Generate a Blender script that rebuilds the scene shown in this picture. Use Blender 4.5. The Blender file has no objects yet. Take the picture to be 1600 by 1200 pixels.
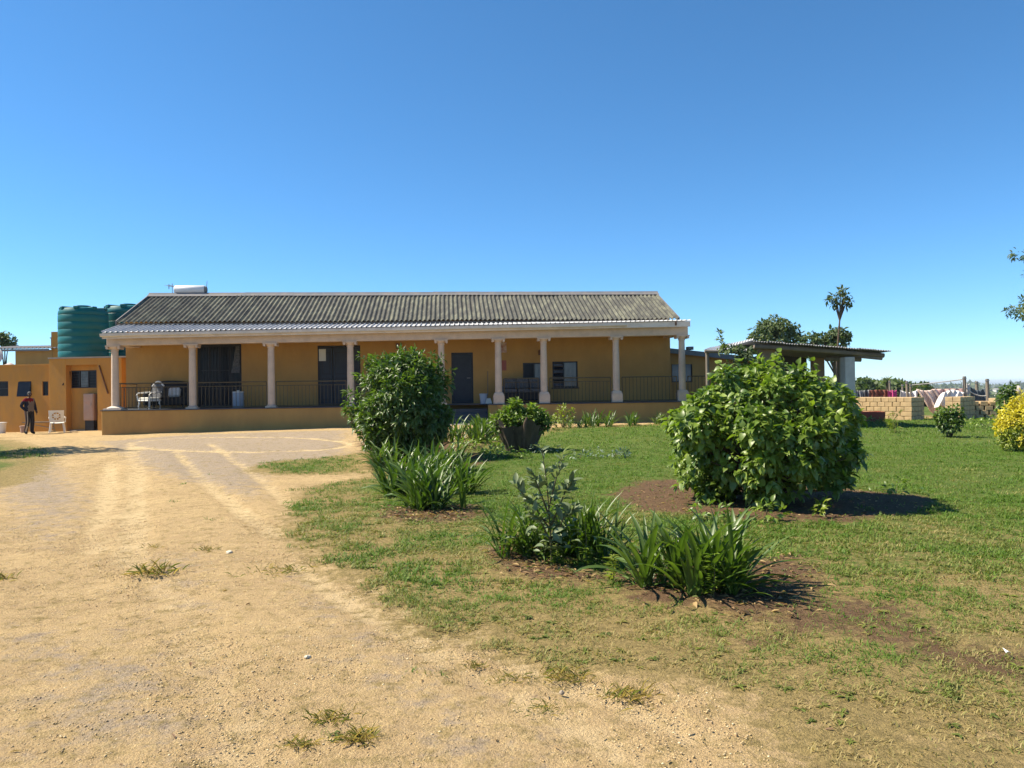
import bpy, bmesh, math, random
import numpy as np
from mathutils import Vector, Matrix, Euler

# ------------------------------------------------------------------ camera, sky, sun, exposure
SC = bpy.context.scene
COL = SC.collection
F, EYE = 1200.0, 1.55                    # focal length in photograph pixels, eye height
ROLL, PITCH = 0.014, 0.0063
_r0 = Vector((1, 0, 0)); _f = Vector((0, math.cos(PITCH), math.sin(PITCH))); _u0 = Vector((0, -math.sin(PITCH), math.cos(PITCH)))
CR = _r0*math.cos(ROLL) - _u0*math.sin(ROLL); CU = _r0*math.sin(ROLL) + _u0*math.cos(ROLL)
EYEP = Vector((0, 0, EYE))
cam_d = bpy.data.cameras.new('camera'); cam = bpy.data.objects.new('camera', cam_d); COL.objects.link(cam)
cam_d.sensor_fit = 'HORIZONTAL'; cam_d.sensor_width = 36.0; cam_d.lens = 36.0*F/1600
cam_d.clip_start = 0.05; cam_d.clip_end = 80000
cam.matrix_world = Matrix(((CR.x, CU.x, -_f.x, 0), (CR.y, CU.y, -_f.y, 0), (CR.z, CU.z, -_f.z, EYE), (0, 0, 0, 1)))
SC.camera = cam

SUN_EL, SUN_BACK = math.radians(50), math.radians(5)      # sun stands to the left and slightly beyond
sd = Vector((-math.cos(SUN_EL)*math.cos(SUN_BACK), math.cos(SUN_EL)*math.sin(SUN_BACK), math.sin(SUN_EL)))
world = bpy.data.worlds.new('World'); SC.world = world; world.use_nodes = True
wn = world.node_tree.nodes; wl = world.node_tree.links
bg = wn['Background']; bg.inputs['Strength'].default_value = 0.094
sky = wn.new('ShaderNodeTexSky'); sky.sky_type = 'NISHITA'; sky.sun_disc = False
sky.sun_elevation = SUN_EL; sky.sun_rotation = math.atan2(sd.x, sd.y)
sky.altitude = 2200; sky.air_density = 1.0; sky.dust_density = 0.0; sky.ozone_density = 10
hs_ = wn.new('ShaderNodeHueSaturation'); hs_.inputs['Saturation'].default_value = 1.06; hs_.inputs['Hue'].default_value = 0.490
wl.new(sky.outputs[0], hs_.inputs['Color']); wl.new(hs_.outputs[0], bg.inputs[0])
sl = bpy.data.lights.new('sun', 'SUN'); sl.energy = 5.0; sl.angle = math.radians(0.55); sl.color = (1, 0.90, 0.72)
so = bpy.data.objects.new('sun', sl); COL.objects.link(so); so.location = (-20, 2, 30)
so.rotation_euler = sd.to_track_quat('Z', 'Y').to_euler()
vs = SC.view_settings; vs.view_transform = 'Standard'; vs.look = 'None'; vs.exposure = 1.05; vs.gamma = 1.0; vs.use_curve_mapping = False
SC.cycles.max_bounces = 6; SC.cycles.transparent_max_bounces = 8; SC.cycles.use_denoising = True

# ------------------------------------------------------------------ helpers
random.seed(7); RNG = np.random.default_rng(11)
def R(a): return math.radians(a)
def ray(px, py):
    return (_f + CR*((px-800)/F) + CU*((600-py)/F))
def at(px, py, Y):
    d = ray(px, py); return EYEP + d*(Y/d.y)

_P = np.random.default_rng(3).random((257, 257))
def vnoise(x, y):
    x = np.asarray(x, float); y = np.asarray(y, float)
    xi = np.floor(x).astype(np.int64); yi = np.floor(y).astype(np.int64)
    fx = x-xi; fy = y-yi; fx = fx*fx*(3-2*fx); fy = fy*fy*(3-2*fy)
    def h(a, b): return _P[(a*7+b*131) % 257, (b*11+a*37) % 257]
    return (h(xi, yi)*(1-fx)+h(xi+1, yi)*fx)*(1-fy)+(h(xi, yi+1)*(1-fx)+h(xi+1, yi+1)*fx)*fy
def fbm(x, y, o=4):
    s = 0; a = 0.5; n = 0
    for k in range(o):
        s = s+a*vnoise(x*2**k+17.3*k, y*2**k+5.1*k); n += a; a *= 0.5
    return s/n
def sst(a, b, x):
    t = np.clip((np.asarray(x, float)-a)/(b-a), 0, 1); return t*t*(3-2*t)
def ground(x, y):
    x = np.asarray(x, float); y = np.asarray(y, float)
    z = 0.30*sst(12, 26, y)*np.exp(-((x+1.0)/14)**2)
    z = z+(fbm(x*0.35, y*0.35, 3)-0.5)*0.07*sst(2.0, 6, y)+(fbm(x*1.6+9, y*1.6, 3)-0.5)*0.035
    z = z-15*sst(46, 190, y)-5*sst(190, 3500, y)+(fbm(x*0.0045+3, y*0.0045, 4)-0.5)*26*sst(250, 900, y)*(1-0.55*sst(1500, 4500, y))
    return z
def gz(x, y): return float(ground(x, y))
def G(px, py):
    d = ray(px, py); z = 0.0
    for k in range(12):
        t = (z-EYE)/d.z; p = EYEP+d*t; z = gz(p.x, p.y)
    return Vector((p.x, p.y, z))
def onG(px, Y):
    """the ground point at depth Y seen in column px"""
    p = at(px, 600, Y); return Vector((p.x, Y, gz(p.x, Y)))

class MB:
    def __init__(s): s.v = []; s.f = []; s.m = []; s.mi = 0
    def add(s, vs_, fs):
        o = len(s.v); s.v += [tuple(v) for v in vs_]; s.f += [tuple(i+o for i in f) for f in fs]; s.m += [s.mi]*len(fs); return s
    def box(s, a, b, M=None):
        x0, y0, z0 = a; x1, y1, z1 = b
        v = [Vector(p) for p in ((x0,y0,z0),(x1,y0,z0),(x1,y1,z0),(x0,y1,z0),(x0,y0,z1),(x1,y0,z1),(x1,y1,z1),(x0,y1,z1))]
        if M: v = [M @ p for p in v]
        return s.add(v, [(0,3,2,1),(4,5,6,7),(0,1,5,4),(1,2,6,5),(2,3,7,6),(3,0,4,7)])
    def hexa(s, lo, hi):      # 4 lower points, 4 upper points (same winding)
        return s.add(list(lo)+list(hi), [(0,3,2,1),(4,5,6,7),(0,1,5,4),(1,2,6,5),(2,3,7,6),(3,0,4,7)])
    def tube(s, pts, rad, n=8, cap=True):
        pts = [Vector(p) for p in pts]; k = len(pts)
        if not hasattr(rad, '__len__'): rad = [rad]*k
        rings = []; ref = Vector((0.13, 0.31, 0.94))
        for i, p in enumerate(pts):
            t = (pts[min(i+1, k-1)]-pts[max(i-1, 0)]).normalized()
            a = t.cross(ref)
            if a.length < 1e-3: a = t.cross(Vector((1, 0, 0)))
            a.normalize(); b = t.cross(a)
            rings.append([p+(a*math.cos(2*math.pi*j/n)+b*math.sin(2*math.pi*j/n))*rad[i] for j in range(n)])
        o = [v for r_ in rings for v in r_]; fs = []
        for i in range(k-1):
            for j in range(n):
                fs.append((i*n+j, i*n+(j+1) % n, (i+1)*n+(j+1) % n, (i+1)*n+j))
        if cap: fs += [tuple(range(n))[::-1], tuple((k-1)*n+j for j in range(n))]
        return s.add(o, fs)
    def lathe(s, c, prof, n=20, sq=False):
        o = []; fs = []; k = len(prof)
        for r_, z in prof:
            for j in range(n):
                a = 2*math.pi*(j+0.5)/n; q = r_
                o.append((c[0]+q*math.cos(a), c[1]+q*math.sin(a), c[2]+z))
        for i in range(k-1):
            for j in range(n): fs.append((i*n+j, i*n+(j+1) % n, (i+1)*n+(j+1) % n, (i+1)*n+j))
        fs += [tuple(range(n))[::-1], tuple((k-1)*n+j for j in range(n))]
        return s.add(o, fs)
    def grid(s, fn, nu, nv):
        o = [fn(i/nu, j/nv) for j in range(nv+1) for i in range(nu+1)]
        fs = [(j*(nu+1)+i, j*(nu+1)+i+1, (j+1)*(nu+1)+i+1, (j+1)*(nu+1)+i) for j in range(nv) for i in range(nu)]
        return s.add(o, fs)
    def mesh(s, name, mats, bevel=0, smooth=False):
        me = bpy.data.meshes.new(name); me.from_pydata(s.v, [], s.f)
        for m in (mats if isinstance(mats, (list, tuple)) else [mats]): me.materials.append(m)
        me.polygons.foreach_set('material_index', s.m)
        bm = bmesh.new(); bm.from_mesh(me)
        bmesh.ops.recalc_face_normals(bm, faces=bm.faces)
        if bevel: bmesh.ops.bevel(bm, geom=[e for e in bm.edges if len(e.link_faces) == 2 and e.calc_face_angle(0) > 0.5], offset=bevel, segments=1, affect='EDGES')
        bm.to_mesh(me); bm.free()
        if smooth:
            me.polygons.foreach_set('use_smooth', [True]*len(me.polygons))
            me.set_sharp_from_angle(angle=R(40))
        return me
    def build(s, name, mats, parent=None, bevel=0, smooth=False):
        return link(name, s.mesh(name, mats, bevel, smooth), parent)
def link(name, me, parent=None, M=None):
    o = bpy.data.objects.new(name, me); COL.objects.link(o)
    if parent is not None: o.parent = parent
    if M is not None: o.matrix_local = M
    return o
def tag(o, label=None, cat=None, group=None, kind=None):
    if label: o['label'] = label
    if cat: o['category'] = cat
    if group: o['group'] = group
    if kind: o['kind'] = kind
    return o
def empty(name, loc=(0, 0, 0), rz=0, label=None, cat=None, group=None):
    o = bpy.data.objects.new(name, None); COL.objects.link(o); o.location = loc; o.rotation_euler = (0, 0, rz)
    o.empty_display_size = 0.2
    return tag(o, label, cat, group)
class Frame:
    """a facade: origin, direction u along it, v into the building, z up (world height)"""
    def __init__(s, O, a):
        s.O = Vector((O[0], O[1], 0)); s.a = a; s.U = Vector((math.cos(a), math.sin(a), 0)); s.V = Vector((-math.sin(a), math.cos(a), 0))
    def uz(s, px, py, v):
        d = ray(px, py); t = (s.O+s.V*v-EYEP).dot(s.V)/d.dot(s.V); p = EYEP+d*t
        return (p-s.O).dot(s.U), p.z
    def u(s, px, v): return s.uz(px, 600, v)[0]
    def z(s, px, py, v): return s.uz(px, py, v)[1]
    def w(s, u, v, z): return s.O+s.U*u+s.V*v+Vector((0, 0, z))

def wall(mb, u0, u1, z0, z1, v0, v1, holes):
    """a wall slab in (u,v,z) with rectangular openings (ua,ub,za,zb); only outer faces and reveals"""
    us = sorted(set([u0, u1]+[h for q in holes for h in q[:2]])); zs = sorted(set([z0, z1]+[h for q in holes for h in q[2:]]))
    us = [x for x in us if u0 <= x <= u1]; zs = [x for x in zs if z0 <= x <= z1]
    def solid(i, j):
        if i < 0 or j < 0 or i >= len(us)-1 or j >= len(zs)-1: return False
        a, b = (us[i]+us[i+1])/2, (zs[j]+zs[j+1])/2
        return not any(h[0] < a < h[1] and h[2] < b < h[3] for h in holes)
    for i in range(len(us)-1):
        for j in range(len(zs)-1):
            if not solid(i, j): continue
            a, b, c, d = us[i], us[i+1], zs[j], zs[j+1]
            mb.add([(a,v0,c),(b,v0,c),(b,v0,d),(a,v0,d)], [(0,1,2,3)]); mb.add([(a,v1,c),(b,v1,c),(b,v1,d),(a,v1,d)], [(3,2,1,0)])
            if not solid(i-1, j): mb.add([(a,v0,c),(a,v1,c),(a,v1,d),(a,v0,d)], [(3,2,1,0)])
            if not solid(i+1, j): mb.add([(b,v0,c),(b,v1,c),(b,v1,d),(b,v0,d)], [(0,1,2,3)])
            if not solid(i, j-1): mb.add([(a,v0,c),(b,v0,c),(b,v1,c),(a,v1,c)], [(3,2,1,0)])
            if not solid(i, j+1): mb.add([(a,v0,d),(b,v0,d),(b,v1,d),(a,v1,d)], [(0,1,2,3)])
    return mb

# ------------------------------------------------------------------ materials
def nodes(name):
    m = bpy.data.materials.new(name); m.use_nodes = True
    nt = m.node_tree; return m, nt, nt.nodes['Principled BSDF']
def pm(name, c1, c2=None, scale=3.0, rough=0.85, bump=0.0, bscale=60.0, metal=0.0, spec=0.3, stain=None, sscale=1.2, samt=0.5, stretch=(1, 1, 1), trans=0.0):
    m, nt, b = nodes(name); N = nt.nodes; L = nt.links
    b.inputs['Roughness'].default_value = rough; b.inputs['Metallic'].default_value = metal; b.inputs['Specular IOR Level'].default_value = spec
    tc = N.new('ShaderNodeTexCoord'); mp = N.new('ShaderNodeMapping'); mp.inputs['Scale'].default_value = stretch
    L.new(tc.outputs['Object'], mp.inputs[0])
    c2 = c2 or tuple(x*0.8 for x in c1)
    n1 = N.new('ShaderNodeTexNoise'); n1.inputs['Scale'].default_value = scale; n1.inputs['Detail'].default_value = 6; n1.inputs['Roughness'].default_value = 0.65
    L.new(mp.outputs[0], n1.inputs['Vector'])
    rp = N.new('ShaderNodeValToRGB'); rp.color_ramp.elements[0].position = 0.33; rp.color_ramp.elements[1].position = 0.67
    rp.color_ramp.elements[0].color = (*c1, 1); rp.color_ramp.elements[1].color = (*c2, 1)
    L.new(n1.outputs['Fac'], rp.inputs[0]); out = rp.outputs[0]
    if stain:
        n2 = N.new('ShaderNodeTexNoise'); n2.inputs['Scale'].default_value = sscale; n2.inputs['Detail'].default_value = 8; n2.inputs['Roughness'].default_value = 0.7
        L.new(mp.outputs[0], n2.inputs['Vector'])
        r2 = N.new('ShaderNodeValToRGB'); r2.color_ramp.elements[0].position = 0.48; r2.color_ramp.elements[1].position = 0.66
        r2.color_ramp.elements[0].color = (0, 0, 0, 1); r2.color_ramp.elements[1].color = (samt, samt, samt, 1)
        L.new(n2.outputs['Fac'], r2.inputs[0])
        mx = N.new('ShaderNodeMix'); mx.data_type = 'RGBA'; L.new(r2.outputs[0], mx.inputs[0]); L.new(out, mx.inputs[6]); mx.inputs[7].default_value = (*stain, 1); out = mx.outputs[2]
    L.new(out, b.inputs['Base Color'])
    if bump:
        n3 = N.new('ShaderNodeTexNoise'); n3.inputs['Scale'].default_value = bscale; n3.inputs['Detail'].default_value = 4
        L.new(mp.outputs[0], n3.inputs['Vector'])
        bp = N.new('ShaderNodeBump'); bp.inputs['Strength'].default_value = bump; bp.inputs['Distance'].default_value = 0.02
        L.new(n3.outputs['Fac'], bp.inputs['Height']); L.new(bp.outputs[0], b.inputs['Normal'])
    if trans: b.inputs['Transmission Weight'].default_value = trans
    return m
def leafmat(name, c1, c2, rough=0.45, trans=0.25, scale=2.5, spec=0.45, tint=(1.0, 1.15, 0.35), attr=False):
    m, nt, b = nodes(name); N = nt.nodes; L = nt.links
    oi = N.new('ShaderNodeObjectInfo'); tc = N.new('ShaderNodeTexCoord')
    ge = N.new('ShaderNodeNewGeometry')
    n1 = N.new('ShaderNodeTexNoise'); n1.inputs['Scale'].default_value = scale; n1.inputs['Detail'].default_value = 3
    L.new(ge.outputs['Position'], n1.inputs['Vector'])
    ad = N.new('ShaderNodeMath'); ad.operation = 'ADD'; 
    rnd = N.new('ShaderNodeMath'); rnd.operation = 'MULTIPLY'; rnd.inputs[1].default_value = 0.35
    L.new(ge.outputs['Random Per Island'], rnd.inputs[0])
    L.new(n1.outputs['Fac'], ad.inputs[0]); L.new(rnd.outputs[0], ad.inputs[1])
    rp = N.new('ShaderNodeValToRGB'); rp.color_ramp.elements[0].position = 0.4; rp.color_ramp.elements[1].position = 0.95
    rp.color_ramp.elements[0].color = (*c1, 1); rp.color_ramp.elements[1].color = (*c2, 1)
    L.new(ad.outputs[0], rp.inputs[0])
    col = rp.outputs[0]
    if attr:
        at_ = N.new('ShaderNodeAttribute'); at_.attribute_name = 'Col'; col = at_.outputs['Color']
    L.new(col, b.inputs['Base Color'])
    b.inputs['Roughness'].default_value = rough; b.inputs['Specular IOR Level'].default_value = spec
    tr = N.new('ShaderNodeBsdfTranslucent'); tm = N.new('ShaderNodeMix'); tm.data_type = 'RGBA'; tm.blend_type = 'MULTIPLY'; tm.inputs[0].default_value = 1
    L.new(col, tm.inputs[6]); tm.inputs[7].default_value = (tint[0]*1.6, tint[1]*1.6, tint[2]*1.6, 1); L.new(tm.outputs[2], tr.inputs[0])
    ms = N.new('ShaderNodeMixShader'); ms.inputs[0].default_value = trans
    L.new(b.outputs[0], ms.inputs[1]); L.new(tr.outputs[0], ms.inputs[2]); L.new(ms.outputs[0], N['Material Output'].inputs['Surface'])
    return m

M = {}
M['ochre'] = pm('ochre_wall_paint', (0.46, 0.262, 0.082), (0.39, 0.22, 0.072), 1.7, 0.9, 0.25, 60, stain=(0.34, 0.185, 0.065), sscale=0.9, samt=0.6, stretch=(1.0, 1.0, 0.45))
M['orange'] = pm('orange_wall_paint', (0.50, 0.242, 0.052), (0.43, 0.21, 0.05), 1.6, 0.9, 0.25, 60, stain=(0.30, 0.175, 0.075), sscale=1.1, samt=0.6, stretch=(1.0, 1.0, 0.4))
M['cream'] = pm('cream_column_paint', (0.60, 0.465, 0.36), (0.52, 0.40, 0.31), 4, 0.8, 0.1, 60, stain=(0.40, 0.31, 0.25), sscale=2.5, samt=0.5)
M['fascia'] = pm('white_fascia_paint', (0.66, 0.58, 0.50), (0.60, 0.52, 0.45), 2, 0.7, stain=(0.42, 0.36, 0.30), sscale=2, samt=0.4)
M['gutter'] = pm('gutter_paint', (0.60, 0.57, 0.55), (0.52, 0.49, 0.47), 2, 0.55, stain=(0.36, 0.32, 0.28), sscale=2.4, samt=0.4)
M['floor_slate'] = pm('dark_slate_paint', (0.045, 0.055, 0.07), (0.07, 0.075, 0.085), 2, 0.6)
M['oldroof'] = None
M['silver'] = pm('galvanised_sheet', (0.47, 0.47, 0.48), (0.39, 0.39, 0.40), 1.5, 0.65, metal=0.0, spec=0.2, stain=(0.38, 0.37, 0.37), sscale=1.6, samt=0.5)
M['ridge'] = pm('ridge_capping', (0.12, 0.13, 0.15), (0.20, 0.18, 0.17), 2.5, 0.85)
M['iron'] = pm('painted_iron_railing', (0.075, 0.055, 0.03), (0.11, 0.085, 0.05), 8, 0.6)
M['darkframe'] = pm('dark_steel_frame', (0.016, 0.018, 0.026), (0.026, 0.026, 0.032), 4, 0.5)
M['doorblue'] = pm('dark_navy_door_paint', (0.018, 0.024, 0.037), (0.028, 0.034, 0.046), 3, 0.5)
M['glass'] = pm('dark_window_glass', (0.008, 0.010, 0.018), (0.013, 0.016, 0.024), 1.0, 0.2, spec=0.15)
M['glass2'] = pm('streaked_window_glass', (0.12, 0.13, 0.15), (0.045, 0.05, 0.07), 6.0, 0.15, spec=0.5, stretch=(1, 1, 0.3))  # paler glass with upright streaks mixed into its base colour
M['paper'] = pm('white_paper', (0.62, 0.62, 0.56), (0.58, 0.57, 0.52), 6, 0.9)
M['tank'] = pm('green_tank_plastic', (0.0, 0.115, 0.12), (0.0, 0.10, 0.108), 1.2, 0.5, spec=0.3, stain=(0.02, 0.13, 0.13), sscale=2.0, samt=0.4)
M['concrete'] = pm('bare_concrete', (0.34, 0.30, 0.26), (0.27, 0.24, 0.21), 3, 0.95, 0.3, 40, stain=(0.19, 0.17, 0.15))
M['greyroof'] = pm('weathered_grey_roofing', (0.17, 0.17, 0.18), (0.23, 0.22, 0.22), 2, 0.9, 0.1, 30, stain=(0.24, 0.20, 0.16))
M['bluegrey'] = pm('blue_grey_fascia_board', (0.12, 0.14, 0.15), (0.17, 0.18, 0.18), 2.5, 0.8, stain=(0.08, 0.09, 0.09))
M['timber'] = pm('weathered_timber', (0.20, 0.165, 0.135), (0.14, 0.115, 0.095), 5, 0.9, 0.3, 50, stretch=(1, 1, 0.2))
M['post'] = pm('grey_gum_pole', (0.24, 0.20, 0.16), (0.15, 0.125, 0.10), 6, 0.95, 0.3, 60, stretch=(1, 1, 0.2))
M['block'] = pm('cement_block', (0.50, 0.36, 0.20), (0.42, 0.30, 0.165), 3.5, 0.95, 0.35, 70, stain=(0.34, 0.25, 0.15), sscale=5, samt=0.6)
M['redconcrete'] = pm('red_oxide_concrete', (0.36, 0.075, 0.045), (0.29, 0.065, 0.04), 4, 0.85, 0.1, 40, stain=(0.22, 0.09, 0.06))
M['white'] = pm('white_plastic', (0.74, 0.72, 0.68), (0.68, 0.66, 0.62), 4, 0.5)
M['geyser'] = pm('white_tank_enamel', (0.74, 0.73, 0.72), (0.68, 0.66, 0.65), 3, 0.35)
M['steel'] = pm('dull_steel', (0.30, 0.30, 0.31), (0.22, 0.22, 0.23), 5, 0.45, metal=0.7)
M['bark'] = pm('tree_bark', (0.12, 0.085, 0.06), (0.07, 0.05, 0.036), 9, 0.95, 0.6, 40, stretch=(1, 1, 0.3))
M['darkbark'] = pm('dark_old_bark', (0.045, 0.036, 0.028), (0.10, 0.075, 0.05), 6, 0.95, 0.7, 30, stretch=(1, 1, 0.15))
M['stem'] = pm('green_brown_stem', (0.11, 0.10, 0.05), (0.08, 0.07, 0.035), 9, 0.8)
M['pinkgrey'] = pm('pinkish_grey_metal_door', (0.40, 0.27, 0.21), (0.33, 0.22, 0.18), 2.5, 0.7, stain=(0.46, 0.21, 0.12), sscale=3, samt=0.5)
M['blackstuff'] = pm('black_fabric', (0.014, 0.015, 0.018), (0.022, 0.022, 0.026), 5, 0.9)
M['patio'] = pm('grey_patterned_fabric', (0.05, 0.055, 0.065), (0.14, 0.14, 0.15), 22, 0.95)
M['bluebin'] = pm('pale_blue_plastic', (0.38, 0.44, 0.52), (0.33, 0.39, 0.47), 4, 0.5)
M['brown'] = pm('brown_paint', (0.13, 0.06, 0.03), (0.10, 0.045, 0.025), 4, 0.7)
M['brick'] = pm('face_brick', (0.16, 0.085, 0.06), (0.11, 0.06, 0.05), 8, 0.9)

def oldroof():
    m, nt, b = nodes('lichened_asbestos_roof'); N = nt.nodes; L = nt.links
    tc = N.new('ShaderNodeTexCoord'); oi = N.new('ShaderNodeObjectInfo'); ge = N.new('ShaderNodeNewGeometry')
    def noise(sc, de, ro=0.65, st=(1, 1, 1)):
        mp = N.new('ShaderNodeMapping'); mp.inputs['Scale'].default_value = st; L.new(ge.outputs['Position'], mp.inputs[0])
        n = N.new('ShaderNodeTexNoise'); n.inputs['Scale'].default_value = sc; n.inputs['Detail'].default_value = de; n.inputs['Roughness'].default_value = ro
        L.new(mp.outputs[0], n.inputs['Vector']); return n.outputs['Fac']
    def ramp(f, a, b_, c0, c1):
        r = N.new('ShaderNodeValToRGB'); r.color_ramp.elements[0].position = a; r.color_ramp.elements[1].position = b_
        r.color_ramp.elements[0].color = (*c0, 1); r.color_ramp.elements[1].color = (*c1, 1); L.new(f, r.inputs[0]); return r.outputs[0]
    base = ramp(noise(4, 6), 0.35, 0.7, (0.042, 0.042, 0.038), (0.088, 0.086, 0.072))
    lic = ramp(noise(2.2, 9, 0.72, (1.6, 0.55, 0.55)), 0.46, 0.62, (0, 0, 0), (0.75, 0.75, 0.75))
    lcol = ramp(noise(9, 4), 0.35, 0.7, (0.12, 0.12, 0.080), (0.225, 0.225, 0.170))
    mx = N.new('ShaderNodeMix'); mx.data_type = 'RGBA'; L.new(lic, mx.inputs[0]); L.new(base, mx.inputs[6]); L.new(lcol, mx.inputs[7])
    L.new(mx.outputs[2], b.inputs['Base Color']); b.inputs['Roughness'].default_value = 0.95
    bp = N.new('ShaderNodeBump'); bp.inputs['Strength'].default_value = 0.35; bp.inputs['Distance'].default_value = 0.02
    L.new(noise(35, 5), bp.inputs['Height']); L.new(bp.outputs[0], b.inputs['Normal'])
    return m
M['oldroof'] = oldroof()

def groundmat():
    m, nt, b = nodes('sandy_yard_and_lawn'); N = nt.nodes; L = nt.links
    ge = N.new('ShaderNodeNewGeometry'); at_ = N.new('ShaderNodeAttribute'); at_.attribute_name = 'Mask'
    sp = N.new('ShaderNodeSeparateColor'); L.new(at_.outputs['Color'], sp.inputs[0])
    def noise(sc, de, ro=0.6, st=(1, 1, 1)):
        mp = N.new('ShaderNodeMapping'); mp.inputs['Scale'].default_value = st; L.new(ge.outputs['Position'], mp.inputs[0])
        n = N.new('ShaderNodeTexNoise'); n.inputs['Scale'].default_value = sc; n.inputs['Detail'].default_value = de; n.inputs['Roughness'].default_value = ro
        L.new(mp.outputs[0], n.inputs['Vector']); return n.outputs['Fac']
    def ramp(f, a, b_, c0, c1):
        r = N.new('ShaderNodeValToRGB'); r.color_ramp.elements[0].position = a; r.color_ramp.elements[1].position = b_
        r.color_ramp.elements[0].color = (*c0, 1); r.color_ramp.elements[1].color = (*c1, 1); L.new(f, r.inputs[0]); return r.outputs[0]
    def mix(f, a, c):
        x = N.new('ShaderNodeMix'); x.data_type = 'RGBA'; L.new(f, x.inputs[0]) if not isinstance(f, float) else setattr(x.inputs[0], 'default_value', f)
        L.new(a, x.inputs[6])
        if isinstance(c, tuple): x.inputs[7].default_value = (*c, 1)
        else: L.new(c, x.inputs[7])
        return x.outputs[2]
    def edge(mask, nz, amt=0.55, lo=0.4, hi=0.6):
        mr0 = N.new('ShaderNodeMapRange'); mr0.inputs[1].default_value = 0.28; mr0.inputs[2].default_value = 0.72; L.new(nz, mr0.inputs[0]); nz = mr0.outputs[0]
        a = N.new('ShaderNodeMath'); a.operation = 'MULTIPLY_ADD'; L.new(nz, a.inputs[0]); a.inputs[1].default_value = amt; 
        s = N.new('ShaderNodeMath'); s.operation = 'SUBTRACT'; L.new(mask, s.inputs[0]); s.inputs[1].default_value = amt*0.5
        L.new(s.outputs[0], a.inputs[2])
        mr = N.new('ShaderNodeMapRange'); mr.interpolation_type = 'SMOOTHSTEP'; mr.inputs[1].default_value = lo; mr.inputs[2].default_value = hi
        L.new(a.outputs[0], mr.inputs[0]); return mr.outputs[0]
    fine = noise(14, 8, 0.75); med = noise(1.3, 6, 0.65); grit = noise(95, 3, 0.7); big = noise(0.45, 5, 0.6)
    sand = ramp(med, 0.36, 0.64, (0.43, 0.30, 0.150), (0.57, 0.405, 0.20))
    sand = mix(ramp(fine, 0.35, 0.65, (0.6, 0.6, 0.6), (0, 0, 0)), sand, (0.44, 0.31, 0.165))
    sand = mix(ramp(noise(28, 4, 0.7), 0.54, 0.66, (0, 0, 0), (0.55, 0.55, 0.55)), sand, (0.30, 0.205, 0.11))
    sand = mix(ramp(noise(9, 6, 0.8, (1.6, 0.7, 1)), 0.53, 0.63, (0, 0, 0), (0.7, 0.7, 0.7)), sand, (0.60, 0.44, 0.215))
    sand = mix(ramp(grit, 0.53, 0.66, (0, 0, 0), (0.8, 0.8, 0.8)), sand, (0.235, 0.165, 0.10))
    sand = mix(ramp(noise(130, 2, 0.6), 0.62, 0.70, (0, 0, 0), (0.7, 0.7, 0.7)), sand, (0.62, 0.52, 0.36))
    grav = ramp(noise(30, 6, 0.8), 0.35, 0.65, (0.25, 0.195, 0.145), (0.42, 0.335, 0.245))
    ge_ = edge(sp.outputs[2], noise(4, 9, 0.8), 1.3, 0.35, 0.95)
    sand = mix(ge_, sand, grav)
    pale = mix(ramp(fine, 0.3, 0.8, (0.1, 0.1, 0.1), (0.7, 0.7, 0.7)), ramp(med, 0.3, 0.7, (0.58, 0.43, 0.235), (0.62, 0.47, 0.27)), (0.50, 0.37, 0.20))
    sand = mix(edge(at_.outputs['Alpha'], noise(5, 9, 0.8, (1, 0.5, 1)), 1.0, 0.3, 1.0), sand, pale)
    lawn = ramp(noise(3.2, 8, 0.7), 0.38, 0.62, (0.056, 0.108, 0.014), (0.098, 0.145, 0.026))
    lawn = mix(ramp(noise(30, 6, 0.8), 0.47, 0.60, (0, 0, 0), (0.45, 0.45, 0.45)), lawn, (0.17, 0.15, 0.055))
    thatch = ramp(noise(20, 8, 0.8), 0.38, 0.62, (0.16, 0.125, 0.05), (0.36, 0.265, 0.11))
    col = mix(edge(sp.outputs[0], noise(7, 9, 0.8), 0.8, -0.05, 0.30), sand, thatch)
    col = mix(edge(sp.outputs[0], noise(9, 9, 0.8), 0.9, 0.5, 0.95), col, lawn)
    soil = ramp(noise(22, 7, 0.75), 0.33, 0.68, (0.080, 0.048, 0.027), (0.19, 0.118, 0.066))
    col = mix(edge(sp.outputs[1], noise(4, 10, 0.85), 1.5, 0.22, 0.8), col, soil)
    # far country: dark bush with pale fields
    far = N.new('ShaderNodeSeparateXYZ'); L.new(ge.outputs['Position'], far.inputs[0])
    fr = N.new('ShaderNodeMapRange'); fr.inputs[1].default_value = 50; fr.inputs[2].default_value = 90; L.new(far.outputs[1], fr.inputs[0])
    bush = ramp(noise(0.02, 8, 0.75), 0.42, 0.62, (0.030, 0.045, 0.018), (0.12, 0.125, 0.055))
    col = mix(fr.outputs[0], col, bush)
    L.new(col, b.inputs['Base Color']); b.inputs['Roughness'].default_value = 0.97; b.inputs['Specular IOR Level'].default_value = 0.12
    bp = N.new('ShaderNodeBump'); bp.inputs['Strength'].default_value = 0.9; bp.inputs['Distance'].default_value = 0.03
    hs = N.new('ShaderNodeMath'); hs.operation = 'ADD'; L.new(fine, hs.inputs[0]); L.new(noise(70, 4, 0.7), hs.inputs[1]); L.new(hs.outputs[0], bp.inputs['Height'])
    L.new(bp.outputs[0], b.inputs['Normal'])
    return m
M['ground'] = groundmat()
M['water'] = pm('sea_water', (0.03, 0.09, 0.16), (0.035, 0.10, 0.17), 0.001, 0.35, spec=0.5)

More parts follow.
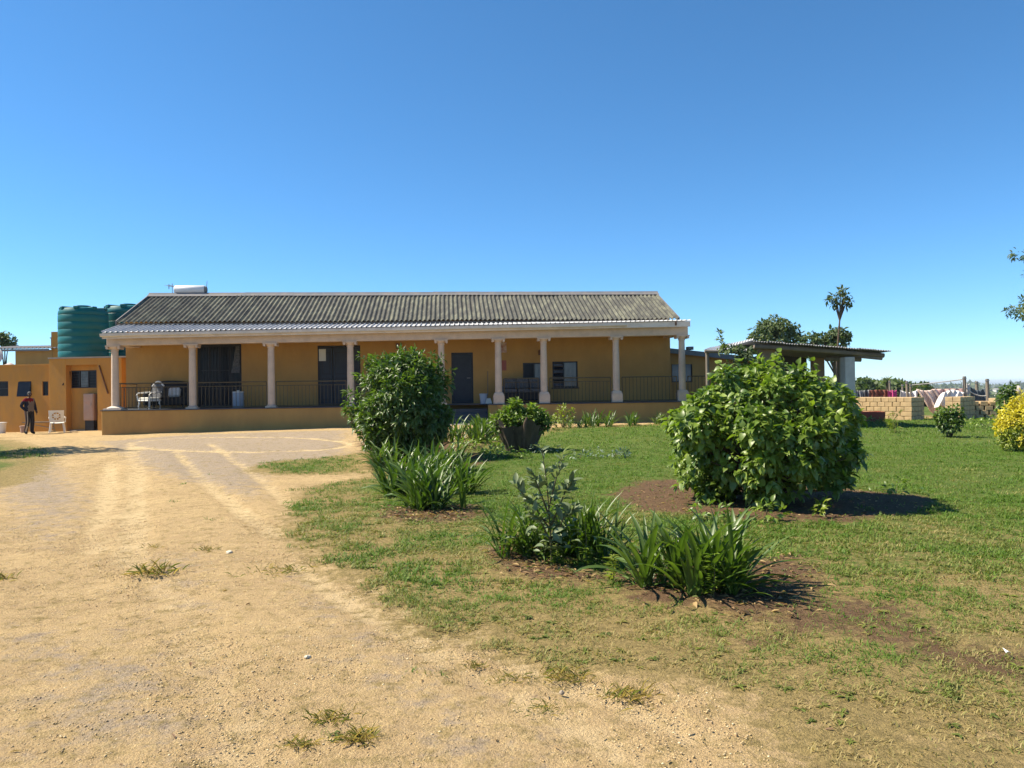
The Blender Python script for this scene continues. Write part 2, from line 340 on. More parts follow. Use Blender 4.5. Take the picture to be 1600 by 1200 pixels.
# ------------------------------------------------------------------ ground sheet
LAWN = [[(560,708),(575,745),(480,762),(440,830),(500,880),(590,930),(640,990),(740,1003),(850,1042),(960,1050),(1050,1058),(1150,1078),(1180,1100),(1190,1150),(1235,1190),(1290,1240),(1700,1400),(2400,1200),(2300,760),(1900,640),(1600,652),(1330,654),(1050,662),(870,668),(770,685),(640,712)],
        [(385,735),(420,722),(500,716),(560,708),(575,740),(430,742)],
        [(-500,690),(-60,684),(20,688),(75,702),(82,718),(50,752),(-20,765),(-300,800)]]
SOIL = [[(1175,880),(1250,870),(1290,900),(1260,960),(1180,975),(1090,950),(990,940),(960,900),(1060,870)],
        [(1000,752),(1100,750),(1330,765),(1450,778),(1460,800),(1330,818),(1180,815),(1000,800),(950,775)],
        [(770,845),(860,880),(960,905),(900,915),(800,900),(760,868)],
        [(600,795),(740,790),(760,805),(690,818),(600,812)],
        [(560,690),(700,690),(770,720),(720,735),(580,730)]]
THIN = [[(1150,960),(1300,925),(1420,945),(1500,1010),(1620,1010),(1640,1070),(1500,1050),(1330,1000),(1180,1005)]]
GRAV = [[(0,700),(90,720),(160,800),(90,860),(0,830)],[(150,690),(280,680),(545,672),(545,712),(430,730),(400,780),(330,760),(240,740)],[(0,960),(110,980),(300,1030),(330,1200),(0,1200)],
        [(470,880),(560,960),(690,1060),(800,1120),(860,1200),(700,1200),(560,1060),(450,930)],[(220,850),(330,870),(330,960),(250,960)]]
def gp(poly): return np.array([[G(x, y).x, G(x, y).y] for x, y in poly])
def sdist(P, poly):
    """signed distance of points to a polygon, positive inside"""
    n = len(poly); d = np.full(len(P), 1e9); ins = np.zeros(len(P), bool)
    for i in range(n):
        a = poly[i]; b = poly[(i+1) % n]; ab = b-a; ap = P-a
        t = np.clip((ap@ab)/max(ab@ab, 1e-9), 0, 1); d = np.minimum(d, np.hypot(*(ap-t[:, None]*ab).T))
        c = ((a[1] > P[:, 1]) != (b[1] > P[:, 1]))
        with np.errstate(divide='ignore', invalid='ignore'):
            xi = (b[0]-a[0])*(P[:, 1]-a[1])/(b[1]-a[1])+a[0]
        ins ^= c & (P[:, 0] < xi)
    return np.where(ins, d, -d)
def ldist(P, line):
    d = np.full(len(P), 1e9)
    for a, b in zip(line[:-1], line[1:]):
        ab = b-a; ap = P-a; t = np.clip((ap@ab)/max(ab@ab, 1e-9), 0, 1); d = np.minimum(d, np.hypot(*(ap-t[:, None]*ab).T))
    return d
LAWNG = [gp(p) for p in LAWN]; SOILG = [gp(p) for p in SOIL]; THING = [gp(p) for p in THIN]; GRAVG = [gp(p) for p in GRAV]
def soft(P, polys, w): return np.max([sst(-w, w, sdist(P, q)) for q in polys], axis=0)
def lawn_mask(P): return soft(P, LAWNG, 0.35)
def green_mask(P):
    sdd = np.max([sdist(P, q) for q in LAWNG], axis=0)
    return sst(-0.35, 0.35, sdd)*(0.35+0.65*np.clip(0.75*sst(0.1, 2.2, sdd)*sst(3.5, 9.0, P[:, 1])+0.6*sst(8, 14, P[:, 1])*sst(0, 1.5, sdd)+(fbm(P[:, 0]*1.2, P[:, 1]*1.2, 3)-0.5)*0.8, 0, 1))
def soil_mask(P): return soft(P, SOILG, 0.38)
def thin_mask(P): return soft(P, THING, 0.35)
TRACKS = [([(205,698),(213,740),(212,800),(205,880)], 0.17), ([(275,705),(330,760),(380,800),(430,835)], 0.13), ([(325,692),(375,725),(420,760),(458,795)], 0.11), ([(172,720),(165,780),(150,860)], 0.16), ([(455,880),(560,950),(760,1060),(980,1180),(1100,1250)], 0.12), ([(560,905),(660,965),(860,1060),(1100,1150)], 0.12), ([(250,900),(300,1000),(400,1200)], 0.16)]
TRG = [(gp(l), w) for l, w in TRACKS]
_rg = [(385+160*math.cos(t)*(1 if math.cos(t) > 0 else 1.15), 694+11.5*math.sin(t)) for t in np.linspace(0, 2*math.pi, 25)]
RINGG = gp(_rg)
xs = np.concatenate([-np.geomspace(17, 9000, 34)[::-1], np.arange(-16.9, -9, 0.22), np.arange(-9, -5, 0.1), np.arange(-5, 5, 0.045), np.arange(5, 9, 0.1), np.arange(9, 20, 0.22), np.geomspace(20.3, 9000, 34)])
ys = np.concatenate([-np.geomspace(1, 60, 12)[::-1], np.arange(0, 2.5, 0.5), np.arange(2.6, 8, 0.035), np.arange(8, 12, 0.07), np.arange(12, 34, 0.16), np.geomspace(34.3, 5200, 60)])
X, Y = np.meshgrid(xs, ys); Z = ground(X, Y); P2 = np.c_[X.ravel(), Y.ravel()]
near = (P2[:, 1] < 60) & (np.abs(P2[:, 0]) < 70)
msk = np.zeros((len(P2), 4)); msk[~near, 0] = 1; msk[~near, 3] = 0
Pn = P2[near]
lm = green_mask(Pn); lm = np.maximum(lm, sst(33, 36, Pn[:, 1]))
sm = np.maximum(soil_mask(Pn), 0.72*thin_mask(Pn)*(0.5+fbm(Pn[:, 0]*2, Pn[:, 1]*2, 3)))
gm = soft(Pn, GRAVG, 0.8)*np.where(Pn[:, 1] > 11, 1.05, 0.75); tk = np.zeros(len(Pn))
for l, w in TRG: tk = np.maximum(tk, (0.8 if w < 0.18 and l[0][1] > 11 else 0.68)*sst(w*2.0, w*0.2, ldist(Pn, l))*(0.55+0.9*fbm(Pn[:, 0]*1.3+l[0][0], Pn[:, 1]*0.7, 3)))
tk = np.maximum(tk, 0.9*sst(0.26, 0.05, ldist(Pn, RINGG)))
msk[near] = np.c_[lm, sm, gm, tk]
Zr = Z.ravel().copy(); Zr[near] -= 0.03*tk*(1-lm); Zr[near] += 0.025*soil_mask(Pn)+0.012*sst(11, 7, Pn[:, 1])*(fbm(Pn[:, 0]*4.5+31, Pn[:, 1]*4.5, 3)-0.5)+0.009*sst(9, 6, Pn[:, 1])*(vnoise(Pn[:, 0]*14, Pn[:, 1]*14)-0.5)
nx, ny = len(xs), len(ys)
idx = np.arange(nx*ny).reshape(ny, nx)
quads = np.stack([idx[:-1, :-1], idx[:-1, 1:], idx[1:, 1:], idx[1:, :-1]], -1).reshape(-1, 4)
def npmesh(name, V, Fq, mat, col=None, smooth=True):
    """V (n,3), Fq (m,k) with a fixed k"""
    me = bpy.data.meshes.new(name); k = Fq.shape[1]
    me.vertices.add(len(V)); me.vertices.foreach_set('co', np.ascontiguousarray(V, np.float32).ravel())
    me.loops.add(Fq.size); me.loops.foreach_set('vertex_index', np.ascontiguousarray(Fq, np.int32).ravel())
    me.polygons.add(len(Fq)); me.polygons.foreach_set('loop_start', np.arange(0, Fq.size, k, dtype=np.int32))
    if smooth: me.polygons.foreach_set('use_smooth', np.ones(len(Fq), bool))
    for mm in (mat if isinstance(mat, (list, tuple)) else [mat]): me.materials.append(mm)
    if col is not None:
        nm, arr = col; a = me.color_attributes.new(nm, 'FLOAT_COLOR', 'POINT')
        if arr.shape[1] == 3: arr = np.c_[arr, np.ones(len(arr))]
        a.data.foreach_set('color', np.ascontiguousarray(arr, np.float32).ravel())
    me.update(calc_edges=True); return me
gr = link('ground', npmesh('ground', np.c_[P2, Zr], quads, M['ground'], ('Mask', msk)))
tag(gr, 'sandy driveway and patchy lawn sloping gently up to the house', 'ground', kind='structure')
mb = MB(); mb.grid(lambda a, b: ((a-0.5)*140000, 4300+b*65000, -26.0), 8, 8)
tag(mb.build('sea', M['water']), 'strip of sea along the far horizon', 'sea', kind='structure')

# ------------------------------------------------------------------ main house
p0 = at(180, 640, 27.2)
HF = Frame(p0, R(4.8)); FLOOR = 1.0; VW = 2.0           # veranda floor height, depth of veranda
house = empty('house', (p0.x, p0.y, 0), HF.a, 'long single storey ochre house with columned veranda and corrugated roof', 'house')
colpx = [180, 301, 424, 548, 690, 779, 850, 963, 1066]
colu = [HF.u(x, 0) for x in colpx]
UL, UR = -0.36, colu[-1]+0.36
beamz = lambda u: 3.27+0.2*u/20.0
# plinth, with the gap for the steps
su0, su1 = HF.u(652, -0.25), HF.u(763, -0.25)
mb = MB(); mb.box((UL, -0.25, -0.4), (su0, 0.35, FLOOR-0.03)); mb.build('plinth', M['ochre'], house, 0.015)
mb = MB(); mb.box((su1, -0.25, -0.4), (UR+1.6, 0.35, FLOOR-0.03)); mb.build('plinth', M['ochre'], house, 0.015)
mb = MB(); mb.box((UL-0.03, -0.29, FLOOR-0.03), (su0+0.02, VW+0.05, FLOOR)); mb.box((su1-0.02, -0.29, FLOOR-0.03), (UR+1.6, VW+0.05, FLOOR)); mb.box((su0+0.02, 0.75, FLOOR-0.03), (su1-0.02, VW+0.05, FLOOR))
mb.build('veranda_floor', M['floor_slate'], house)
mb = MB(); mb.box((su0-0.2, 0.352, -0.4), (su1+0.2, 0.5, -0.05)); 
steps = mb.build('footing', M['concrete'], house)
for k in range(4):
    mb = MB(); z1 = FLOOR-0.005-0.17*(k+1); mb.box((su0, 0.75-0.27*(k+1), -0.4), (su1, 0.75-0.27*k, z1)); mb.build('step', M['floor_slate'], house, 0.012)
mb = MB(); mb.box((su0-0.4, -1.5, 0.1), (su1+0.6, -0.34, 0.335)); mb.build('concrete_apron', M['concrete'], house, 0.01)
for (a, b) in ((su0-0.24, su0-0.01), (su1+0.02, su1+0.30)):
    mb = MB(); mb.hexa([(a,-0.75,-0.3),(b,-0.75,-0.3),(b,-0.252,-0.3),(a,-0.252,-0.3)], [(a,-0.75,0.60),(b,-0.75,0.60),(b,-0.252,0.95),(a,-0.252,0.95)]); mb.build('step_cheek', M['orange'], house, 0.012)
# walls with openings
def op(x0, y0, x1, y1):
    a = HF.uz(x0, y0, VW); b = HF.uz(x1, y1, VW); return (a[0], b[0], b[1], a[1])
WL, WR = HF.u(197, VW), HF.u(1048, VW)
d1 = op(308, 538, 378, 632); d1 = (d1[0], d1[1], FLOOR+0.002, d1[3]); d2 = op(496, 540, 564, 632); d2 = (d2[0], d2[1], FLOOR+0.002, d2[3])
d3 = op(705, 551, 740, 633); d3 = (d3[0], d3[1], FLOOR+0.002, d3[3])
w1 = op(817, 567, 849, 601); w2 = op(863, 565, 903, 605)
mb = wall(MB(), WL, WR, -0.3, 4.55, VW, VW+0.22, [d1, d2, d3, w1, w2])
mb.build('front_wall', M['ochre'], house)
DV = 7.2
mb = MB(); mb.box((WL, VW+0.222, -0.3), (WL+0.22, DV, 4.0)); mb.box((WR-0.22, VW+0.222, -0.3), (WR, DV, 4.0)); mb.box((WL+0.222, DV-0.22, -0.3), (WR-0.222, DV, 4.0))
mb.build('side_and_rear_wall', M['ochre'], house)
# main roof of lichened sheets
EV, RV, EZ, RZ = 1.0, 4.3, 4.20, 5.60
RU0, RU1 = HF.u(183, EV), HF.u(1062, EV)
for u in (WL+0.004, WR-0.204):
    mb = MB(); zz = lambda v: EZ-0.06+(RZ-EZ)*(v-EV)/(RV-EV)
    mb.add([(u, VW+0.24, 4.0), (u, DV-0.3, 4.0), (u, DV-0.3, 4.35), (u, RV, RZ-0.1), (u, VW+0.24, zz(VW+0.24)), (u+0.2, VW+0.24, 4.0), (u+0.2, DV-0.3, 4.0), (u+0.2, DV-0.3, 4.35), (u+0.2, RV, RZ-0.1), (u+0.2, VW+0.24, zz(VW+0.24))],
           [(0,1,2,3,4),(9,8,7,6,5),(0,5,6,1),(1,6,7,2),(2,7,8,3),(3,8,9,4),(4,9,5,0)])
    mb.build('gable', M['ochre'], house)
def sheet_mesh(name, n, pitch, length, fn, seg, mat, sag=0.0, nl=4):
    mb = MB(); W = n*pitch
    ux = [i*pitch/seg for i in range(n*seg+1)]
    o = []; fs = []
    for j in range(nl+1):
        for x in ux: o.append((x, length*j/nl, fn((x/pitch) % 1.0)-sag*math.sin(math.pi*j/nl)))
    k = len(ux)
    for j in range(nl):
        for i in range(k-1): fs.append((j*k+i, j*k+i+1, (j+1)*k+i+1, (j+1)*k+i))
    mb.add(o, fs)
    # turned edges give the sheet its thickness at the lower end
    o2 = [(x, -0.002, fn((x/pitch) % 1.0)) for x in ux]+[(x, -0.002, fn((x/pitch) % 1.0)-0.012) for x in ux]
    mb.add(o2, [(i, i+1, k+i+1, k+i) for i in range(k-1)])
    me = mb.mesh(name, mat, smooth=True); return me
pitch = 0.177; nper = 5; L1 = math.hypot(RV-EV, RZ-EZ)
nsh = int(round((RU1-RU0)/(pitch*nper))); pitch = (RU1-RU0)/(nsh*nper)
msh = sheet_mesh('roof_sheet', nper, pitch, L1+0.03, lambda t: 0.032*math.cos(2*math.pi*t), 8, M['oldroof'], 0.008)
mb = MB(); mb.box((RU0+0.1, RV-0.05, RZ-0.30), (RU1-0.1, RV+0.05, RZ-0.12)); roof = mb.build('roof', M['timber'], house)
sl_ = math.atan2(RZ-EZ, RV-EV); rs = random.Random(4)
for i in range(nsh):
    dz = rs.uniform(-0.006, 0.006)+0.02*math.sin(i*0.55)*0.6
    T = Matrix.Translation((RU0+i*pitch*nper, EV-rs.uniform(0, 0.03), EZ+dz)) @ Euler((sl_+rs.uniform(-0.003, 0.003), rs.uniform(-0.003, 0.003), 0)).to_matrix().to_4x4()
    link('roof_sheet', msh, roof, T)
msb = sheet_mesh('rear_roof_sheet', nper, pitch, 3.5, lambda t: 0.032*math.cos(2*math.pi*t), 4, M['oldroof'], 0, 1)
for i in range(nsh):
    T = Matrix.Translation((RU0+(i+1)*pitch*nper, RV+0.02+3.5*math.cos(0.38), RZ-3.5*math.sin(0.38))) @ Euler((0, 0, math.pi)).to_matrix().to_4x4() @ Euler((0.38, 0, 0)).to_matrix().to_4x4()
    link('rear_roof_sheet', msb, roof, T)
# ridge capping in lengths
n = 11
for i in range(n):
    a = RU0-0.05+(RU1-RU0+0.1)*i/n; b = RU0-0.05+(RU1-RU0+0.1)*(i+1)/n+0.04; dz = rs.uniform(0, 0.012)
    mb = MB(); pr = []
    for u in (a, b):
        pr.append([(u, RV-0.30, RZ-0.085+dz), (u, RV-0.10, RZ+0.03+dz), (u, RV-0.05, RZ+0.085+dz), (u, RV+0.05, RZ+0.085+dz), (u, RV+0.10, RZ+0.03+dz), (u, RV+0.30, RZ-0.085+dz)])
    mb.add(pr[0]+pr[1], [(j, j+1, 7+j, 6+j) for j in range(5)]+[(0,5,4,3,2,1),(6,7,8,9,10,11)])
    mb.build('ridge_cap', M['ridge'], roof)
# barge boards at both gable ends
for u in (RU0-0.045, RU1+0.005):
    mb = MB(); mb.hexa([(u,EV,EZ-0.10),(u+0.04,EV,EZ-0.10),(u+0.04,RV,RZ-0.10),(u,RV,RZ-0.10)], [(u,EV,EZ+0.05),(u+0.04,EV,EZ+0.05),(u+0.04,RV,RZ+0.05),(u,RV,RZ+0.05)]); mb.build('barge_board', M['ridge'], roof)
# veranda roof of galvanised sheets
GV = -0.46
VU0, VU1 = HF.u(160, GV), HF.u(1080, GV)
_w = [0.0, 0.10, 0.16, 0.94, 1.0]
def ib(t):
    return 0.045 if t < 0.10 else (0.045*(1-(t-0.10)/0.06) if t < 0.16 else (0.0 if t < 0.94 else 0.045*(t-0.94)/0.06))
p2 = 0.176; n2 = int(round((VU1-VU0)/(p2*4))); p2 = (VU1-VU0)/(n2*4)
zf = lambda u: 3.70+0.27*u/20.0
mb = MB(); mb.box((RU0, EV+0.06, EZ-0.30), (RU1, EV+0.11, EZ-0.04)); vroof = mb.build('veranda_roof', M['timber'], house)
Lv = 1.62; msv = sheet_mesh('veranda_roof_sheet', 4, p2, Lv, ib, 25, M['silver'], 0.0, 2)
for i in range(n2):
    u = VU0+i*p2*4; z0 = zf(u)+0.012; s2 = math.atan2(EZ-0.15-z0, EV-GV)
    T = Matrix.Translation((u, GV-0.05+rs.uniform(-0.012, 0.012), z0)) @ Euler((s2, -0.0135, 0)).to_matrix().to_4x4()
    link('veranda_roof_sheet', msv, vroof, T)
# fascia, gutter and beam follow the slight rise to the right
def strip(u0, u1, v0, v1, z0, z1, rise):
    f = lambda u: rise*u/20.0
    m_ = MB(); m_.hexa([(u0,v0,z0+f(u0)),(u1,v0,z0+f(u1)),(u1,v1,z0+f(u1)),(u0,v1,z0+f(u0))], [(u0,v0,z1+f(u0)),(u1,v0,z1+f(u1)),(u1,v1,z1+f(u1)),(u0,v1,z1+f(u0))]); return m_
strip(VU0, VU1, GV, GV+0.03, 3.49, 3.69, 0.27).build('fascia_board', M['fascia'], house)
gu1 = HF.u(980, GV)
mb = MB(); f = lambda u: 3.575+0.255*u/20.0
prof = [(-0.002, 0.10), (-0.002, 0.0), (-0.06, -0.02), (-0.11, 0.01), (-0.125, 0.09), (-0.118, 0.09), (-0.10, 0.02), (-0.06, -0.008), (-0.012, 0.006), (-0.012, 0.10)]
uu = np.linspace(VU0-0.03, gu1, 13)
o = [(u, GV+q[0], f(u)+q[1]+0.008*math.sin(u*1.1)) for u in uu for q in prof]; k = len(prof)
mb.add(o, [(i*k+j, i*k+(j+1) % k, (i+1)*k+(j+1) % k, (i+1)*k+j) for i in range(12) for j in range(k)]+[tuple(range(k)), tuple(12*k+j for j in range(k))])
mb.build('gutter', M['gutter'], house)
mb = MB(); u = VU1-0.55; mb.tube([(u, GV-0.03, zf(u)), (u, GV-0.03, zf(u)-0.16)], 0.03, 8); mb.build('downpipe_stub', M['brown'], house)
strip(UL+0.16, UR-0.16, -0.17, 0.17, 3.27, 3.66, 0.2).build('beam', M['cream'], house, 0.012)
strip(UL+0.15, UL+0.49, 0.172, VW-0.002, 3.30, 3.62, 0.2).build('side_beam', M['cream'], house, 0.01)
strip(UR-0.49, UR-0.15, 0.172, VW-0.002, 3.30, 3.62, 0.2).build('side_beam', M['cream'], house, 0.01)
strip(WL, WR, 0.172, VW-0.002, 3.70, 3.72, 0.2).build('veranda_ceiling', M['fascia'], house)
# soffit bracket over both end columns
# columns
def make_col(u, ped, first):
    top = beamz(u); h = top-FLOOR
    mb = MB(); zb = 0.42 if ped else 0.0
    r0, r1 = 0.130, 0.112
    mb.lathe((u, 0, FLOOR), [(r0, zb), (r0*1.01, zb+0.02), (r0, zb+0.5), (r0*0.96, zb+1.1), (r1, h-0.17)], 20)
    c = mb.build('column', M['cream'], house, smooth=True)
    mb = MB(); mb.lathe((u, 0, FLOOR), [(r1*1.15, h-0.185), (r1*1.2, h-0.165), (r1*1.1, h-0.15), (r1*1.35, h-0.10), (r1*1.75, h-0.065), (r1*1.8, h-0.045)], 20)
    mb.box((u-0.25, -0.21, top-0.046), (u+0.25, 0.21, top+0.004))
    for s in (-1, 1):
        mb.tube([(u+s*0.20, -0.19, top-0.085), (u+s*0.20, 0.19, top-0.085)], 0.045, 10)
    mb.build('capital', M['cream'], c, smooth=True)
    mb = MB()
    if ped:
        mb.box((u-0.20, -0.19, FLOOR), (u+0.20, 0.19, FLOOR+0.31)); mb.hexa([(u-0.20,-0.19,FLOOR+0.31),(u+0.20,-0.19,FLOOR+0.31),(u+0.20,0.19,FLOOR+0.31),(u-0.20,0.19,FLOOR+0.31)], [(u-0.145,-0.14,FLOOR+0.425),(u+0.145,-0.14,FLOOR+0.425),(u+0.145,0.14,FLOOR+0.425),(u-0.145,0.14,FLOOR+0.425)])
        mb.build('pedestal', M['cream'], c, 0.012)
    else:
        w = 0.30 if first else 0.19
        mb.box((u-w, -w, FLOOR), (u+w, w, FLOOR+0.055)); mb.lathe((u, 0, FLOOR), [(w*0.9, 0.056), (w*0.92, 0.08), (r0*1.1, 0.13 if first else 0.10)], 20)
        mb.build('base', M['fascia'] if first else M['cream'], c, smooth=True)
    return c
for i, u in enumerate(colu): make_col(u, i >= 5, i == 0)
# railings
def baluster_mesh(h):
    mb = MB(); mb.box((-0.008, -0.008, 0), (0.008, 0.008, h)); return mb.mesh('baluster', M['iron'])
bal = {0.80: baluster_mesh(0.72), 0.9: baluster_mesh(0.86)}
def railing(u0, u1, v, double=True, h=0.93, v1=None):
    v1 = v if v1 is None else v1
    mb = MB(); z = FLOOR
    P_ = lambda t, zz: (u0+(u1-u0)*t, v+(v1-v)*t, zz)
    mb.tube([P_(0, z+h), P_(1, z+h)], 0.022, 8)
    if double: mb.tube([P_(0, z+h-0.14), P_(1, z+h-0.14)], 0.014, 6)
    mb.tube([P_(0, z+0.06), P_(1, z+0.06)], 0.014, 6)
    for t in (0, 1): mb.tube([P_(t, z), P_(t, z+h)], 0.018, 6)
    r_ = mb.build('railing', M['iron'], house)
    n = max(3, int(math.hypot(u1-u0, v1-v)/0.13))
    me = bal[0.80] if double else bal[0.9]
    for i in range(1, n):
        link('baluster', me, r_, Matrix.Translation(P_(i/n, z+0.07)))
for i in range(4): railing(colu[i]+0.17, colu[i+1]-0.17, 0)
railing(colu[5]+0.22, colu[6]-0.22, 0); railing(colu[6]+0.22, colu[7]-0.22, 0); railing(colu[7]+0.22, colu[8]-0.22, 0, False)
railing(colu[8]+0.22, UR+1.5, 0, False); railing(colu[0], colu[0], 0.25, True, 0.93, VW-0.1)
# doors and windows
def frame(mb, a, b, c, d, v0, v1, t):
    mb.box((a, v0, c), (a+t, v1, d)); mb.box((b-t, v0, c), (b, v1, d)); mb.box((a+t, v0, d-t), (b-t, v1, d)); mb.box((a+t, v0, c), (b-t, v1, c+t)); return mb
V1 = VW
a, b, c, d = d1
dr = frame(MB(), a, b, c, d, V1+0.04, V1+0.12, 0.06).build('sliding_door', M['darkframe'], house)
for k in range(4):
    x0 = a+0.06+(b-a-0.12)*k/4; x1 = a+0.06+(b-a-0.12)*(k+1)/4
    frame(MB(), x0+0.004, x1-0.004, c+0.065, d-0.065, V1+0.06, V1+0.10, 0.045).build('sash', M['darkframe'], dr)
    MB().box((x0+0.049, V1+0.075, c+0.11), (x1-0.049, V1+0.085, d-0.11)).build('pane', M['glass'], dr)
mb = MB()
for k in range(13):
    x = a+0.1+(b-a-0.2)*k/12; mb.box((x-0.006, V1+0.02, c+0.03), (x+0.008, V1+0.035, d-0.03))
for zz in (c+0.7, c+1.4): mb.box((a+0.03, V1+0.018, zz), (b-0.03, V1+0.037, zz+0.03))
mb.build('security_gate', M['darkframe'], dr)
mb = MB(); mb.grid(lambda s, t: (b-0.06-0.32*(1-(1-t)**1.7)*(0.4+0.6*s), V1-0.03+0.025*math.sin(s*18), d-0.08-1.15*s*0.9), 16, 10); mb.build('curtain', M['patio'], dr)
a, b, c, d = d2
dr = frame(MB(), a, b, c, d, V1+0.04, V1+0.12, 0.07).build('double_door', M['darkframe'], house)
for k, (s0, s1) in enumerate(((0.0, 0.33), (0.335, 1.0))):
    x0 = a+0.07+(b-a-0.14)*s0; x1 = a+0.07+(b-a-0.14)*s1
    MB().box((x0+0.005, V1+0.06, c+0.075), (x1-0.005, V1+0.10, d-0.075)).build('door_leaf', M['doorblue'], dr, 0.006)
    for q in range(2):
        zA = c+0.2+q*1.0; frame(MB(), x0+0.08, x1-0.08, zA, zA+0.88, V1+0.045, V1+0.06, 0.05).build('panel_moulding', M['darkframe'], dr)
x0, z1_ = HF.uz(498, 545.5, VW); x1, z0_ = HF.uz(509, 564, VW)
MB().box((x0, V1+0.034, z0_), (x1, V1+0.039, z1_)).build('paper_notice', M['paper'], dr)['label'] = 'white paper notice stuck on the dark door'
a, b, c, d = d3
dr = frame(MB(), a, b, c, d, V1+0.04, V1+0.12, 0.06).build('front_door', M['doorblue'], house)
MB().box((a+0.063, V1+0.06, c+0.063), (b-0.063, V1+0.10, d-0.063)).build('door_leaf', M['doorblue'], dr, 0.006)
for k in range(11): MB().box((a+0.12, V1+0.045, c+0.1+k*0.07), (b-0.12, V1+0.062, c+0.15+k*0.07)).build('louvre_slat', M['doorblue'], dr)
mb = MB(); mb.tube([(b-0.12, V1+0.06, c+1.0), (b-0.12, V1, c+1.0), (b-0.25, V1, c+1.0)], 0.012, 8); mb.build('door_handle', M['steel'], dr)
for wi, q in enumerate((w1, w2)):
    a, b, c, d = q
    wd = frame(MB(), a, b, c, d, V1+0.03, V1+0.11, 0.05).build('window', M['darkframe'], house)
    mid = a+(b-a)*(0.45 if wi else 0.55)
    MB().box((mid-0.025, V1+0.032, c+0.05), (mid+0.025, V1+0.108, d-0.05)).build('mullion', M['darkframe'], wd)
    MB().box((mid+0.025, V1+0.06, c+0.05), (b-0.05, V1+0.07, d-0.05)).build('pane', M['glass2'], wd)
    if wi:
        for k in range(7):
            zz = c+0.06+(d-c-0.12)*k/7; mb = MB(); mb.hexa([(a+0.05,V1+0.035,zz),(mid-0.025,V1+0.035,zz),(mid-0.025,V1+0.04,zz),(a+0.05,V1+0.04,zz)], [(a+0.05,V1+0.085,zz+0.11),(mid-0.025,V1+0.085,zz+0.11),(mid-0.025,V1+0.09,zz+0.11),(a+0.05,V1+0.09,zz+0.11)])
            mb.build('louvre_pane', M['glass'] if k % 2 else M['glass2'], wd)
    else: MB().box((a+0.05, V1+0.06, c+0.05), (mid-0.025, V1+0.07, d-0.05)).build('pane', M['glass'], wd)
    MB().box((a-0.05, V1-0.05, c-0.05), (b+0.05, V1+0.02, c-0.003)).build('sill', M['darkframe'], house)
# wall lamps
def wall_lamp(px, py):
    u, z = HF.uz(px, py, VW); mb = MB(); mb.box((u-0.05, VW-0.03, z-0.1), (u+0.05, VW-0.002, z+0.1)); mb.tube([(u, VW-0.03, z+0.05), (u, VW-0.14, z+0.08)], 0.012, 6)
    mb.lathe((u, VW-0.14, z-0.08), [(0.035, 0), (0.06, 0.12), (0.065, 0.13), (0.015, 0.19)], 10); mb.build('wall_lamp', M['brown'], house)
for q in ((621, 541), (843, 551)): wall_lamp(*q)
# posters on the wall beside the sixth column
for px, py, w, h, c1, lab in ((787, 543, 0.22, 0.40, (0.55, 0.50, 0.46), 'white'), (787, 571, 0.22, 0.40, (0.33, 0.09, 0.07), 'dull red')):
    u, z = HF.uz(px, py, VW); mm = pm('poster_print_'+lab.replace(' ', '_'), c1, (0.30, 0.12, 0.10), 6, 0.8)
    o = MB().box((u-w/2, VW-0.008, z-h/2), (u+w/2, VW-0.003, z+h/2)).build('wall_sign', mm, house); o['label'] = lab+' printed sign on the ochre wall'
# solar geyser and aerials on the ridge
def onr(px, dv): return HF.u(px, RV+dv)
ga, gb = onr(275, 0.1), onr(322, 0.1)
gz0 = HF.z(300, 453.5, RV+0.1)
gy = empty('solar_water_heater', HF.w((ga+gb)/2, RV+0.1, RZ+0.085), HF.a, 'white cylindrical solar water heater tank lying on the roof ridge', 'water heater')
hl = (gb-ga)/2; zc = gz0-RZ-0.085+0.02
mb = MB(); rr = 0.18
mb.tube([(-hl, 0, zc), (-hl+0.03, 0, zc), (hl-0.03, 0, zc), (hl, 0, zc)], [rr*0.86, rr, rr, rr*0.86], 24); mb.build('tank', M['geyser'], gy, smooth=True)
mb = MB(); mb.tube([(hl+0.001, 0, zc), (hl+0.07, 0, zc)], [rr*0.85, rr*0.7], 20); mb.build('end_cap', M['ridge'], gy, smooth=True)
for s in (-1, 1):
    mb = MB(); mb.box((s*hl*0.7-0.03, -0.15, -0.1), (s*hl*0.7+0.03, 0.15, zc-rr+0.03)); mb.build('cradle', M['steel'], gy)
mb = MB(); mb.box((-hl*0.95, 0.25, -0.55), (hl*0.95, 1.9, -0.47), Matrix.Rotation(-0.36, 4, 'X')); mb.build('collector_panel', M['glass'], gy)
mb = MB(); mb.tube([(hl+0.05, 0.0, zc), (hl+0.09, 0.0, zc+0.35)], 0.012, 6); mb.build('vent_pipe', M['steel'], gy)
an = empty('television_aerial', HF.w(onr(271, 0.3), RV+0.3, RZ-0.1), 0.3, 'small thin television aerial at left end of roof ridge', 'aerial')
mb = MB(); mb.tube([(0, 0, 0), (0, 0, 0.62)], 0.014, 6); mb.build('mast', M['steel'], an)
mb = MB(); mb.tube([(-0.12, -0.25, 0.50), (0.1, 0.3, 0.50)], 0.010, 6)
for k in range(6):
    t = k/5; mb.tube([(-0.12+0.22*t-0.16*(1-0.4*t), -0.25+0.55*t+0.05, 0.50), (-0.12+0.22*t+0.16*(1-0.4*t), -0.25+0.55*t-0.05, 0.50)], 0.006, 5)
mb.tube([(-0.13, 0, 0.38), (-0.13, 0, 0.58)], 0.02, 6)
mb.build('elements', M['steel'], an)

